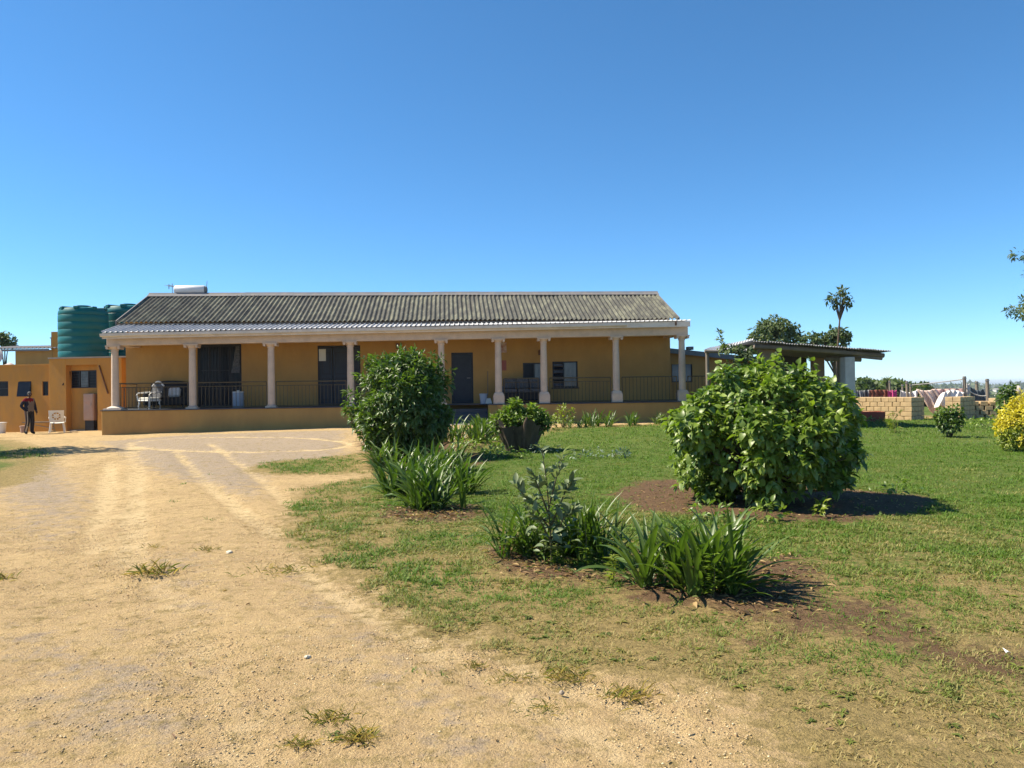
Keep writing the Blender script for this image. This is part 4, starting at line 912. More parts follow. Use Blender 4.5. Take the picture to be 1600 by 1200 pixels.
cloth('brown_blanket', 1358, 1388, 610, 632, 34.4, C_('rust_brown_cloth', (0.22, 0.085, 0.06)), 'rust brown blanket hanging behind the long block stack', 0.05, sagt=-0.02)
cloth('pink_towel', 1387, 1393, 609.5, 630, 34.2, C_('hot_pink_cloth', (0.68, 0.10, 0.28)), 'narrow hot pink towel left of the thin post', 0.02)
cloth('pink_towel', 1394, 1401, 609, 630, 34.1, C_('hot_pink_cloth_b', (0.62, 0.09, 0.27)), 'wider hot pink towel right of the thin post', 0.02)
cloth('white_sheet', 1406, 1434, 609, 632, 34.5, C_('white_cotton', (0.72, 0.70, 0.70)), 'small white sheet bunched on line behind the block stack', 0.10, sagt=0.12)
cloth('pale_pink_sheet', 1432, 1462, 607.5, 640, 33.5, stripes('pale_pink_stripes', (0.56, 0.42, 0.38), (0.66, 0.53, 0.48), 5), 'pale pink striped sheet slanting between the block stacks', 0.09, skew=0.45, sagt=0.08, slump=0.5)
cloth('pink_duvet_cover', 1456, 1506, 608, 630, 33.7, C_('salmon_pink_cotton', (0.68, 0.43, 0.39)), 'large salmon pink duvet cover hanging on the taut line', 0.10, sagt=0.0, slump=0.6)
cloth('white_towel', 1472, 1506, 614, 642, 33.2, C_('bright_white_cotton', (0.78, 0.75, 0.73)), 'bright white towel in front of the salmon pink duvet cover', 0.10, skew=-0.35, sagt=-0.12, slump=0.5)
cloth('grey_netting', 1515, 1543, 603, 632, 34.0, C_('blue_grey_netting', (0.10, 0.12, 0.14)), 'blue grey netting hung between the tallest and rightmost posts', 0.05, sagt=0.2)
cloth('white_cloth', 1510, 1515, 599, 617, 33.7, C_('white_cotton_strip', (0.66, 0.63, 0.62)), 'thin white cloth strip beside the tallest post', 0.02)
pb = at(1591, 610, 33.5); mb = MB()
def bag(s, t):
    a = 2*math.pi*s; r_ = 0.16*math.sin(math.pi*min(0.999, max(0.02, t)))**0.5*(1+0.12*math.sin(3*a)); return (pb.x+r_*math.cos(a), pb.y+r_*math.sin(a), pb.z-0.2+0.42*t)
mb.grid(bag, 16, 10); mb.tube([(pb.x, pb.y, pb.z-0.2), (pb.x, pb.y, gz(pb.x, pb.y)-0.1)], 0.04, 8)
tag(mb.build('covered_post', pm('pale_sack', (0.45, 0.40, 0.37), None, 4, 0.9), smooth=True), 'post with a pale sack over its top behind the yellow shrub', 'post')

# ------------------------------------------------------------------ yard things at the left: chair, trestle, buckets, kerb stones
gq = onG(89, 30.3)
pc = empty('plastic_chair', gq, R(205), 'white plastic chair with round pierced back beside the orange pier', 'chair')
mb = MB()
def seat(s, t): return (-0.24+0.48*s, -0.22+0.44*t, 0.40+0.02*(2*s-1)**2-0.02*t)
mb.grid(seat, 8, 8); mb.grid(lambda s, t: (lambda q: (q[0], q[1], q[2]-0.018))(seat(1-s, t)), 8, 8); mb.build('seat', M['white'], pc, smooth=True)
# back with round pierced rosette: plate around a ring, ring spokes as geometry
mb = MB(); K = 24
def bk(x, z): return (x*(1+0.12*(z-0.4)), 0.22+0.28*(z-0.42)+0.06*(1-(x/0.25)**2), z)
cz = 0.66; ro_ = 0.15
outer = []
for k in range(K):
    a = 2*math.pi*k/K; x, z = math.cos(a), math.sin(a); m_ = max(abs(x), abs(z)); outer.append((x/m_*0.25, cz+z/m_*0.23))
inner = [(ro_*math.cos(2*math.pi*k/K), cz+ro_*math.sin(2*math.pi*k/K)) for k in range(K)]
for off in (0, 0.02):
    vs_ = [Vector(bk(*p))+Vector((0, off, 0)) for p in outer]+[Vector(bk(*p))+Vector((0, off, 0)) for p in inner]
    mb.add(vs_, [(k, (k+1) % K, K+(k+1) % K, K+k) for k in range(K)])
mb.build('backrest', M['white'], pc)
mb = MB()
for k in range(4):
    a = k*math.pi/4; mb.tube([bk(ro_*math.cos(a), cz+ro_*math.sin(a)), bk(0, cz), bk(-ro_*math.cos(a), cz-ro_*math.sin(a))], 0.011, 6)
mb.tube([bk(0.07*math.cos(t), cz+0.07*math.sin(t)) for t in np.linspace(0, 2*math.pi, 17)], 0.011, 6); mb.build('back_rosette', M['white'], pc)
for x in (-1, 1):
    for y in (-1, 1):
        mb = MB(); mb.tube([(x*0.21, y*0.19, 0.39), (x*0.26, y*0.25, 0)], [0.025, 0.02], 8); mb.build('leg', M['white'], pc)
    mb = MB(); mb.tube([(x*0.25, -0.2, 0.40), (x*0.27, -0.19, 0.60), (x*0.27, 0.1, 0.62), (x*0.25, 0.26, 0.58)], 0.022, 8); mb.build('armrest', M['white'], pc)
gq = onG(64, 31.0)
te = empty('trestle_bench', gq, R(8), 'low rough timber trestle bench beside the white plastic chair', 'bench')
for k in range(3): MB().box((-0.65, -0.17+k*0.115, 0.40), (0.55, -0.07+k*0.115, 0.43)).build('plank', M['post'], te)
for x in (-0.5, 0.4):
    for y in (-1, 1):
        mb = MB(); mb.tube([(x, y*0.03, 0.40), (x+0.02, y*0.24, 0)], 0.02, 6); mb.build('leg', M['steel'], te)
    mb = MB(); mb.tube([(x, -0.16, 0.14), (x, 0.16, 0.14)], 0.015, 6); mb.build('brace', M['steel'], te)
mb = MB(); mb.tube([(-0.5, 0.0, 0.36), (0.4, 0.16, 0.14)], 0.015, 6); mb.build('brace', M['steel'], te)
p = onG(1, 31.2); bucket('bucket', p, 0.15, 0.19, 0.42, M['white'], 'white lidded bucket at the left picture edge by the wall')
p = onG(37, 31.2); bucket('bucket', p, 0.13, 0.15, 0.26, M['pinkgrey'], 'pinkish bucket behind the standing person beside the wall')
smat = pm('yard_stone', (0.24, 0.19, 0.14), (0.34, 0.28, 0.21), 8, 0.95, 0.4, 30)
pmat = pm('pale_stone', (0.62, 0.56, 0.44), (0.5, 0.44, 0.34), 8, 0.95, 0.3, 30)
def rock(px, py, sx, sy, sz, mat, label, seed):
    p = G(px, py); r_ = random.Random(seed); bm = bmesh.new(); bmesh.ops.create_icosphere(bm, subdivisions=2, radius=1)
    for v in bm.verts:
        k = 1+0.22*(float(vnoise(v.co.x*1.7+seed*3.1, v.co.y*1.7+v.co.z*2.3+seed))-0.5)*2; v.co = Vector((v.co.x*sx*k, v.co.y*sy*k, v.co.z*sz*k))
    me = bpy.data.meshes.new('stone'); bm.to_mesh(me); bm.free(); me.materials.append(mat)
    o = link('stone', me); o.location = (p.x, p.y, p.z+sz*0.25); o.rotation_euler = (0, 0, r_.uniform(0, 6)); return tag(o, label, 'stone', 'loose stones')
rock(115, 675, 0.15, 0.08, 0.05, smat, 'flat dark stone on the ground below the metal cabinet', 1)
rock(81, 674.5, 0.10, 0.07, 0.05, smat, 'brown stone at the foot of the orange pier', 2)
rock(358, 864, 0.035, 0.03, 0.02, pmat, 'pale round stone lying in the middle of the driveway', 3)
rock(881, 861, 0.0, 0.0, 0.0, pmat, 'x', 4) if False else None
rock(480, 1027, 0.022, 0.016, 0.012, pmat, 'small pale stone on bare sand in the right wheel track', 5)
rock(878, 1083, 0.016, 0.014, 0.012, smat, 'tiny dark stone near the lawn edge in the foreground', 6)
p = G(1573, 1027); mb = MB()
mb.grid(lambda s, t: (p.x-0.013+0.026*s, p.y-0.015+0.03*t, p.z+0.028+0.008*math.sin(3*s+2*t)+0.012*t), 5, 5); o = mb.build('paper_scrap', pm('white_scrap', (0.85, 0.84, 0.80), (0.8, 0.79, 0.76), 3, 0.7), smooth=True)
o.modifiers.new('thickness', 'SOLIDIFY').thickness = 0.002; tag(o, 'small white paper scrap on the grass at lower right', 'litter')

# ------------------------------------------------------------------ person
def skin_mesh(pts, edges, rad, root, sub=2):
    me = bpy.data.meshes.new('sk'); me.from_pydata(pts, edges, []); o = bpy.data.objects.new('sk', me); COL.objects.link(o)
    o.modifiers.new('s', 'SKIN'); ss = o.modifiers.new('u', 'SUBSURF'); ss.levels = sub; ss.render_levels = sub
    for i, r_ in enumerate(rad):
        d_ = me.skin_vertices[0].data[i]; d_.radius = r_ if hasattr(r_, '__len__') else (r_, r_); d_.use_root = (i == root)
    dg = bpy.context.evaluated_depsgraph_get(); dg.update()
    out = bpy.data.meshes.new_from_object(o.evaluated_get(dg)); bpy.data.objects.remove(o); bpy.data.meshes.remove(me); return out
def person():
    base = G(46, 678.5); H_ = 66.5*base.y/F; s = H_/1.72
    P = {'pelvis': (0, 0, .93), 'waist': (0, .01, 1.08), 'chest': (0, .015, 1.28), 'neckb': (0, .0, 1.44), 'neck': (0, -.015, 1.50),
         'shL': (.15, .01, 1.40), 'elL': (.25, .06, 1.14), 'wrL': (.235, -.08, .93), 'haL': (.23, -.12, .86),
         'shR': (-.15, .01, 1.40), 'elR': (-.27, .10, 1.15), 'wrR': (-.19, -.05, .98), 'haR': (-.17, -.09, .92),
         'hiL': (.09, 0, .88), 'knL': (.105, -.03, .49), 'anL': (.11, .02, .09), 'toL': (.13, -.15, .04),
         'hiR': (-.09, 0, .88), 'knR': (-.10, -.07, .50), 'anR': (-.12, .08, .10), 'toR': (-.145, -.08, .04)}
    rad = {'pelvis': (.175, .135), 'waist': (.18, .135), 'chest': (.185, .135), 'neckb': (.075, .07), 'neck': .055, 'shL': .085, 'elL': .066, 'wrL': .045, 'haL': (.034, .022), 'shR': .085, 'elR': .066, 'wrR': .045, 'haR': (.034, .022),
           'hiL': .11, 'knL': .085, 'anL': .07, 'toL': (.045, .035), 'hiR': .11, 'knR': .085, 'anR': .07, 'toR': (.045, .035)}
    E = [('pelvis','waist'),('waist','chest'),('chest','neckb'),('neckb','neck'),('chest','shL'),('shL','elL'),('elL','wrL'),('wrL','haL'),('chest','shR'),('shR','elR'),('elR','wrR'),('wrR','haR'),
         ('pelvis','hiL'),('hiL','knL'),('knL','anL'),('anL','toL'),('pelvis','hiR'),('hiR','knR'),('knR','anR'),('anR','toR')]
    ks = list(P); pts = [P[k] for k in ks]; ed = [(ks.index(a), ks.index(b)) for a, b in E]; rr = [rad[k] for k in ks]
    for side, sx in (('haL', 1), ('haR', -1)):
        h = Vector(P[side])
        for f_ in range(5):
            if f_ < 4: q = [h+Vector(((f_-1.5)*0.019*0.5, (f_-1.5)*0.019, -0.02)), h+Vector(((f_-1.5)*0.010, (f_-1.5)*0.02-0.008, -0.055-0.006*(1.5-abs(f_-1.5)))), h+Vector(((f_-1.5)*0.010-sx*0.015, (f_-1.5)*0.02-0.01, -0.085-0.01*(1.5-abs(f_-1.5))))]
            else: q = [h+Vector((-sx*0.015, -0.035, 0.015)), h+Vector((-sx*0.03, -0.055, -0.015)), h+Vector((-sx*0.035, -0.058, -0.04))]
            b0 = len(pts); pts += [tuple(v) for v in q]; rr += [0.0095, 0.009, 0.0075]; ed += [(ks.index(side), b0), (b0, b0+1), (b0+1, b0+2)]
    me = skin_mesh(pts, ed, rr, 0)
    mats = [C_('navy_jacket', (0.022, 0.024, 0.04)), C_('red_yoke', (0.17, 0.014, 0.022)), C_('grey_apron', (0.16, 0.13, 0.11)), C_('dark_trousers', (0.028, 0.027, 0.032)), C_('pale_stripe', (0.42, 0.38, 0.33)), pm('dark_skin', (0.075, 0.036, 0.022), (0.06, 0.03, 0.018), 6, 0.5), C_('black_shoes', (0.012, 0.012, 0.014))]
    for m_ in mats: me.materials.append(m_)
    for p in me.polygons:
        c = p.center; p.use_smooth = True; ax_ = abs(c.x); arm = ax_ > 0.165 and c.z > 0.95
        if c.z < 0.10: k = 6
        elif c.z < 0.93 and ax_ < 0.165: k = 4 if (c.x < -0.06 and -0.16 < c.x and c.y < 0.02 and ax_ > 0.115) else 3
        elif c.z > 1.46: k = 5
        elif ax_ > 0.15 and c.z < 0.945: k = 5
        elif c.z > 1.33 and c.x < 0.12: k = 1
        elif arm: k = 0
        else: k = 2 if c.y < 0.06 and c.x > -0.10 else 0
        p.material_index = k
    e = empty('person', base, R(62), 'person in dark jacket with red shoulders and dark trousers standing by orange wall', 'person'); e.scale = (s, s, s)
    link('body', me, e)
    # head: shaped sphere with face
    bm = bmesh.new(); bmesh.ops.create_uvsphere(bm, u_segments=20, v_segments=16, radius=1)
    for v in bm.verts:
        x, y, z = v.co; w = 1.0-0.22*max(0, -z)**1.3; yy = y*0.098*(1 if y < 0 else 1.05)
        if z < -0.2 and y < 0: yy -= 0.012
        if y < -0.85 and abs(x) < 0.3 and -0.35 < z < 0.1: yy -= 0.018*(1-abs(x)/0.3)*(0.5-z)
        if -0.05 < z < 0.25 and 0.15 < abs(x) < 0.6 and y < -0.6: yy += 0.010
        v.co = (x*0.074*w, yy, z*0.115)
    hd = bpy.data.meshes.new('head'); bm.to_mesh(hd); bm.free(); hd.materials.append(mats[5])
    for p in hd.polygons: p.use_smooth = True
    h = link('head', hd, e, Matrix.Translation((0, -0.03, 1.605)) @ Euler((0.15, 0, -0.5)).to_matrix().to_4x4())
    for sx in (-1, 1):
        m2 = MB(); m2.lathe((sx*0.029, -0.088, 0.012), [(0.002, -0.006), (0.010, 0), (0.002, 0.006)], 8); m2.build('eye', M['white'], h)
        m2 = MB(); m2.grid(lambda a, b: (sx*(0.070+0.018*b), 0.005+0.02*math.cos(6.28*a)*(0.3+b), 0.0+0.03*math.sin(6.28*a)*(0.5+0.5*b)), 10, 3); m2.build('ear', mats[5], h)
    m2 = MB(); m2.tube([(-0.022, -0.095, -0.055), (0, -0.101, -0.056), (0.022, -0.095, -0.055)], 0.006, 6); m2.build('mouth', C_('lips', (0.11, 0.035, 0.03)), h)
    m2 = MB()
    m2.grid(lambda s, t: (0.079*math.cos(6.2832*s)*math.cos(t*1.5), 0.008+0.104*math.sin(6.2832*s)*math.cos(t*1.5), 0.035+0.088*math.sin(t*1.5)), 20, 6); m2.build('short_hair', pm('greying_hair', (0.03, 0.028, 0.028), (0.12, 0.12, 0.12), 20, 0.9), h, smooth=True)
person()

# ------------------------------------------------------------------ foliage tools
def leaf_template(kind):
    """verts (K,3) with the leaf along +Y, upper side +Z; triangles"""
    if kind == 'tri': return np.array([(-.5, 0.25, 0), (0, 0, 0), (.5, .35, 0), (0, 1, -0.08)]), np.array([(1, 2, 3), (1, 3, 0)])
    st = {'heart': [(.06, .30), (.22, .5), (.5, .42), (.8, .18)], 'ovate': [(.12, .22), (.35, .5), (.62, .44), (.85, .2)], 'narrow': [(.15, .3), (.5, .5), (.8, .25)], 'big': [(.10, .18), (.4, .45), (.65, .5), (.88, .26)]}[kind]
    v = [(0, 0, 0)]; f = []
    for t, w in st:
        dz = -0.32*t*t; v += [(-w, t, dz+0.10*w*2), (0, t, dz), (w, t, dz+0.10*w*2)]
    v.append((0, 1, -0.36)); n = len(st)
    f += [(0, 2, 1), (0, 3, 2)]
    for i in range(n-1):
        a = 1+3*i; b = a+3; f += [(a, a+1, b+1), (a, b+1, b), (a+1, a+2, b+2), (a+1, b+2, b+1)]
    a = 1+3*(n-1); k = len(v)-1; f += [(a, a+1, k), (a+1, a+2, k)]
    return np.array(v, float), np.array(f)
def unit(a): return a/np.maximum(np.linalg.norm(a, axis=-1, keepdims=True), 1e-9)
def leaf_basis(d, n):
    y = unit(d); x = np.cross(y, n); bad = np.linalg.norm(x, axis=1) < 1e-3; x[bad] = (1, 0, 0); x = unit(x); z = np.cross(x, y); return x, y, z
def leaves(name, kind, pos, d, n, Ln, Wr, mat, parent=None, col=None):
    T, Ft = leaf_template(kind); x, y, z = leaf_basis(d, n); N = len(pos)
    V = pos[:, None, :]+(T[None, :, 0:1]*(Ln*Wr)[:, None, None])*x[:, None, :]+(T[None, :, 1:2]*Ln[:, None, None])*y[:, None, :]+(T[None, :, 2:3]*Ln[:, None, None])*z[:, None, :]
    Fa = (Ft[None]+(np.arange(N)*len(T))[:, None, None]).reshape(-1, 3)
    me = npmesh(name, V.reshape(-1, 3), Fa, mat, None if col is None else ('Col', np.repeat(col, len(T), 0)))
    return link(name, me, parent)
_LM = {}
def leaf_objects(name, kind, pos, d, n, Ln, Wr, mat, parent):
    """one object per leaf, sharing a few meshes"""
    x, y, z = leaf_basis(d, n)
    for i in range(len(pos)):
        w = round(float(Wr[i])*5)/5; key = (kind, mat.name, w)
        if key not in _LM:
            T, Ft = leaf_template(kind); T = T.copy(); T[:, 0] *= w; _LM[key] = npmesh(name, T, Ft, mat)
        L_ = float(Ln[i]); m_ = Matrix(((x[i][0]*L_, y[i][0]*L_, z[i][0]*L_, pos[i][0]), (x[i][1]*L_, y[i][1]*L_, z[i][1]*L_, pos[i][1]), (x[i][2]*L_, y[i][2]*L_, z[i][2]*L_, pos[i][2]), (0, 0, 0, 1)))
        o = link(name, _LM[key], parent); o.matrix_local = m_
def sphere_dirs(n, rng, zmin=-1):
    z = rng.uniform(zmin, 1, n); a = rng.uniform(0, 2*math.pi, n); r = np.sqrt(1-z*z); return np.c_[r*np.cos(a), r*np.sin(a), z]
def tips(n, rad, cz, rng, zmin=-0.9, lump=0.22, inner=0.22, freq=2.3, seed=0.0):
    """tip points through a lumpy ellipsoid: mostly near the surface"""
    d = sphere_dirs(n, rng, zmin)
    lum = 1+lump*2*(0.5*(fbm(d[:, 0]*freq+seed+7, d[:, 1]*freq+d[:, 2]*freq*1.3+seed, 3)+fbm(d[:, 2]*freq+seed, d[:, 0]*freq+3*seed+2, 3))-0.5)
    u = rng.random(n); r = np.where(u < inner, rng.uniform(0.35, 0.8, n), rng.uniform(0.82, 1.0, n))
    p = d*lum[:, None]*r[:, None]*np.array(rad); p[:, 2] += cz
    return p, d
def rosettes(p, d, per, spread, rng, droop=0.3, up=0.4):
    """several leaves around each tip"""
    n = len(p); P = np.repeat(p, per, 0); D = np.repeat(unit(d*np.array([1, 1, 0.7])+np.array([0, 0, up])), per, 0)
    r = sphere_dirs(n*per, rng); L = unit(D*0.55+r*spread); L[:, 2] -= droop*rng.random(n*per); L = unit(L)
    Nn = unit(D*0.7+np.array([0, 0, 0.7])+sphere_dirs(n*per, rng)*0.7)
    return P+L*0.02+r*0.02, L, Nn
def stems(parent, base, targets, r0, mat, name='stem', seed=0):
    rs_ = random.Random(seed)
    mb = MB()
    for t in targets:
        t = Vector(t); m1 = Vector(base).lerp(t, 0.45)+Vector((rs_.uniform(-.05, .05), rs_.uniform(-.05, .05), 0.12*t.length))
        b = Vector(base)+Vector((rs_.uniform(-1, 1), rs_.uniform(-1, 1), 0))*r0*2.0
        mb.tube([b-Vector((0, 0, 0.05)), b.lerp(m1, 0.5), m1, t], [r0, r0*0.8, r0*0.6, r0*0.22], 6)
    return mb.build(name, mat, parent, smooth=True)

M['bigleaf'] = leafmat('broad_garden_leaf', (0.050, 0.105, 0.015), (0.225, 0.30, 0.045), 0.42, 0.30, 2.2, spec=0.5)
M['darkleaf'] = leafmat('dark_glossy_leaf', (0.028, 0.068, 0.012), (0.13, 0.195, 0.034), 0.40, 0.30, 3.0, spec=0.5)
M['strap'] = leafmat('strap_leaf', (0.030, 0.070, 0.013), (0.11, 0.170, 0.030), 0.42, 0.27, 5.0, spec=0.5)
M['strapd'] = leafmat('dry_strap_leaf', (0.26, 0.19, 0.07), (0.18, 0.11, 0.05), 0.7, 0.15)
M['grey'] = leafmat('grey_green_leaf', (0.085, 0.135, 0.055), (0.21, 0.25, 0.13), 0.5, 0.28, 6.0, tint=(1, 1.05, 0.6))
M['farleaf'] = leafmat('far_tree_leaf', (0.040, 0.070, 0.028), (0.13, 0.165, 0.065), 0.6, 0.25, 0.9, spec=0.3)
M['silverleaf'] = leafmat('silvery_ground_leaf', (0.10, 0.15, 0.085), (0.22, 0.28, 0.19), 0.5, 0.2, 8.0, tint=(1, 1.05, 0.7))
M['yellow'] = leafmat('golden_leaf', (0.38, 0.34, 0.022), (0.54, 0.48, 0.035), 0.45, 0.3, 3.0, tint=(1, 0.95, 0.3))
M['limeleaf'] = leafmat('lime_leaf', (0.09, 0.14, 0.02), (0.26, 0.29, 0.03), 0.45, 0.3, 3.0)
M['grass'] = leafmat('grass_blade', (0, 0, 0), (0, 0, 0), 0.6, 0.28, attr=True, spec=0.25, tint=(0.9, 0.95, 0.5))

# ------------------------------------------------------------------ large broad leaved bush
rng = np.random.default_rng(21)
c = G(1207, 790); c.y += 0.25
bb = empty('broadleaf_bush', (c.x, c.y, gz(c.x, c.y)), 0, 'large round bush with big bright green leaves on the lawn', 'bush')
PP = []; DD = []
_rl = random.Random(12); _lob = []
for k in range(52):
    a_ = _rl.uniform(0, 6.28); zz = _rl.uniform(-1.0, 1.0); rr_ = (1-max(zz, 0)**2)**0.5*(1-0.38*max(-zz, 0)**2)
    s_ = _rl.uniform(0.16, 0.30); _lob.append((1.05*rr_*math.cos(a_), 0.92*rr_*math.sin(a_), 0.80+0.86*(zz if zz > 0 else zz*0.75), s_, s_*_rl.uniform(0.6, 0.9), int(230*s_)))
for (x, y, z, rx, rz, n) in _lob+[(0.0, 0, 0.88, 0.98, 0.80, 540), (-0.55, -0.1, 1.2, 0.60, 0.52, 190), (0.25, -0.2, 1.35, 0.62, 0.46, 190), (0.72, 0, 1.25, 0.46, 0.5, 120), (-0.78, -0.1, 0.75, 0.46, 0.5, 130), (0.78, -0.1, 0.72, 0.5, 0.5, 130), (-0.2, -0.55, 0.6, 0.5, 0.45, 110), (0.4, -0.6, 0.75, 0.45, 0.4, 90), (0.05, -0.3, 1.62, 0.3, 0.2, 40), (-0.6, 0, 1.6, 0.25, 0.2, 30), (0.55, 0, 1.62, 0.25, 0.2, 30), (1.12, -0.1, 0.55, 0.22, 0.3, 30)][0:1]:
    p, d = tips(n, (rx, rx, rz), z, rng, -0.92, 0.24, 0.12, 2.4, x+y+2); p[:, 0] += x; p[:, 1] += y; PP.append(p); DD.append(d)
p = np.concatenate(PP); d = np.concatenate(DD)
for q in range(30):          # upright shoots and a few drooping branches break the outline
    dd = unit(np.array([rng.normal(0, 0.7), rng.normal(-0.1, 0.5), 1.0])) if q < 22 else unit(np.array([rng.choice([-1.0, 1.0, 1.0]), rng.normal(-0.2, 0.4), rng.uniform(-0.5, 0.1)]))
    b = np.array([dd[0]*0.85, dd[1]*0.8, 0.85+0.82*dd[2]]) if q < 22 else np.array([dd[0]*0.98, dd[1]*0.9, rng.uniform(0.35, 0.95)]); t = np.linspace(0, 1, 4)[:, None]*rng.uniform(0.12, 0.34)
    p = np.concatenate([p, b+dd*t]); d = np.concatenate([d, np.tile(dd, (4, 1))])
P, L, N_ = rosettes(p, d, 7, 0.9, rng, 0.8, 0.5)
ok = P[:, 2] > 0.06; P, L, N_ = P[ok], L[ok], N_[ok]
Ln = rng.uniform(0.04, 0.118, len(P))*np.where(rng.random(len(P)) < 0.25, 1.15, 1.0); Wr = rng.uniform(0.6, 0.85, len(P))
view = unit(np.array([-c.x, -c.y, EYE-0.8])); fr = (P-np.array([0, 0, 0.95]))@view+0.6*Ln+rng.random(len(P))*0.15
top = np.argsort(-fr)[:300]; m_ = np.ones(len(P), bool); m_[top] = False
leaf_objects('leaf', 'heart', P[top], L[top], N_[top], Ln[top], Wr[top], M['bigleaf'], bb)
tag(leaves('foliage', 'heart', P[m_], L[m_], N_[m_], Ln[m_], Wr[m_], M['bigleaf'], bb), kind='stuff')
stems(bb, (0, 0, 0), p[::14]*np.array([0.9, 0.9, 0.95]), 0.022, M['bark'], seed=2)
# low growth at its foot
def weed(name, px, py, label, n=40, r=0.25, h=0.25, ll=(0.05, 0.1), mat='bigleaf', kind='ovate', cat='plant', group=None, wr=(0.4, 0.6), seed=0):
    rg = np.random.default_rng(seed+int(px)); q = G(px, py); e = empty(name, q, 0, label, cat, group)
    p, d = tips(max(4, n//5), (r, r, h*0.55), h*0.45, rg, -0.6, 0.3, 0.3)
    P, L, N_ = rosettes(p, d, 5, 0.7, rg, 0.3, 0.5); k = P[:, 2] > 0.01; P, L, N_ = P[k], L[k], N_[k]
    tag(leaves('foliage', kind, P, L, N_, rg.uniform(*ll, len(P)), rg.uniform(*wr, len(P)), M[mat], e), kind='stuff')
    stems(e, (0, 0, 0), p[::3], 0.006, M['stem'], seed=seed); return e
weed('weed', 1110, 812, 'leafy weeds under the left front of the large bush', 50, 0.22, 0.16, (0.06, 0.1))
weed('weed', 1196, 812, 'leafy weeds below the middle of the large bush', 60, 0.24, 0.2, (0.06, 0.1))
weed('weed', 1290, 808, 'pale leafy weeds below the right side of the large bush', 45, 0.2, 0.17, (0.06, 0.1), 'limeleaf')
weed('weed', 1398, 772, 'small weed patch on bare soil right of the large bush', 60, 0.35, 0.2, (0.05, 0.09))
weed('weed', 955, 714, 'silvery leaved ground plant on the lawn behind the grey sapling', 80, 0.42, 0.18, (0.06, 0.11), 'silverleaf')
weed('weed', 905, 716, 'low silvery weed left of the silvery ground plant', 50, 0.3, 0.16, (0.05, 0.1), 'silverleaf')
weed('weed', 745, 702, 'green ground cover beside the stump planter', 240, 0.75, 0.22, (0.06, 0.11), 'bigleaf')
weed('weed', 782, 716, 'low green creeper in front of the stump planter', 180, 0.6, 0.2, (0.05, 0.1), 'bigleaf')
weed('weed', 846, 706, 'ground cover right of the stump planter foot', 90, 0.4, 0.15, (0.05, 0.09), 'silverleaf')
# marigold-coloured flowers glimpsed under the bush
for px, py, lb_ in ((1250, 776, 'small orange flower under the large bush, left one'), (1273, 774, 'small orange flower under the large bush, right one')):
    q = G(px, py+14); e = empty('orange_flower', q, 0, lb_, 'flower', 'orange flowers'); mb = MB(); mb.tube([(0, 0, 0), (0.01, 0, 0.16)], 0.004, 5); mb.build('stem', M['stem'], e)
    a = np.linspace(0, 2*math.pi, 11)[:-1]; L = np.c_[np.cos(a), np.sin(a), 0.5+0*a]
    leaves('petals', 'ovate', np.tile([0.01, 0, 0.16], (10, 1)), L, np.tile([0, 0, 1.0], (10, 1)), np.full(10, 0.05), np.full(10, 0.6), pm('orange_petal', (0.55, 0.10, 0.02), None, 9, 0.6), e)

# ------------------------------------------------------------------ tall dark bush at the drive
rng = np.random.default_rng(5)
c = onG(628, 16.6)
db = empty('dark_bush', c, 0, 'tall dark green narrow leaved bush at the end of the garden border', 'bush')
PP = []; DD = []
_rl = random.Random(5); _lob = []
for k in range(44):
    zz = _rl.uniform(-0.8, 1.0); a_ = _rl.uniform(0, 6.28); rr_ = math.sqrt(max(0, 1-zz*zz)); s_ = _rl.uniform(0.2, 0.42)
    _lob.append((0.76*rr_*math.cos(a_), 0.76*rr_*math.sin(a_), 1.12+0.82*zz, s_, s_*_rl.uniform(0.7, 1.2), int(170*s_)))
for (x, y, z, rx, rz, n) in _lob+[(0.0, 0, 1.1, 0.68, 0.85, 380)]:
    p, d = tips(n, (rx, rx, rz), z, rng, -0.95, 0.26, 0.12, 2.6, x*3+z); p[:, 0] += x; p[:, 1] += y; PP.append(p); DD.append(d)
for (x, z, rx, rz, n) in ((0.0, 1.15, 0.6, 0.8, 60), (-0.3, 1.35, 0.45, 0.7, 120), (0.30, 1.40, 0.45, 0.7, 110), (-0.05, 1.75, 0.4, 0.5, 100), (-0.45, 0.60, 0.45, 0.5, 130), (0.4, 0.62, 0.45, 0.5, 120), (0.22, 2.0, 0.25, 0.34, 60), (-0.45, 1.95, 0.22, 0.3, 45), (0.7, 1.65, 0.2, 0.3, 40)):
    p, d = tips(n, (rx, rx*0.95, rz), z, rng, -0.95, 0.26, 0.15, 2.6, x*3+z); p[:, 0] += x; PP.append(p); DD.append(d)
p = np.concatenate(PP); d = np.concatenate(DD)
k = (p[:, 2] > 0.12); p, d = p[k], d[k]
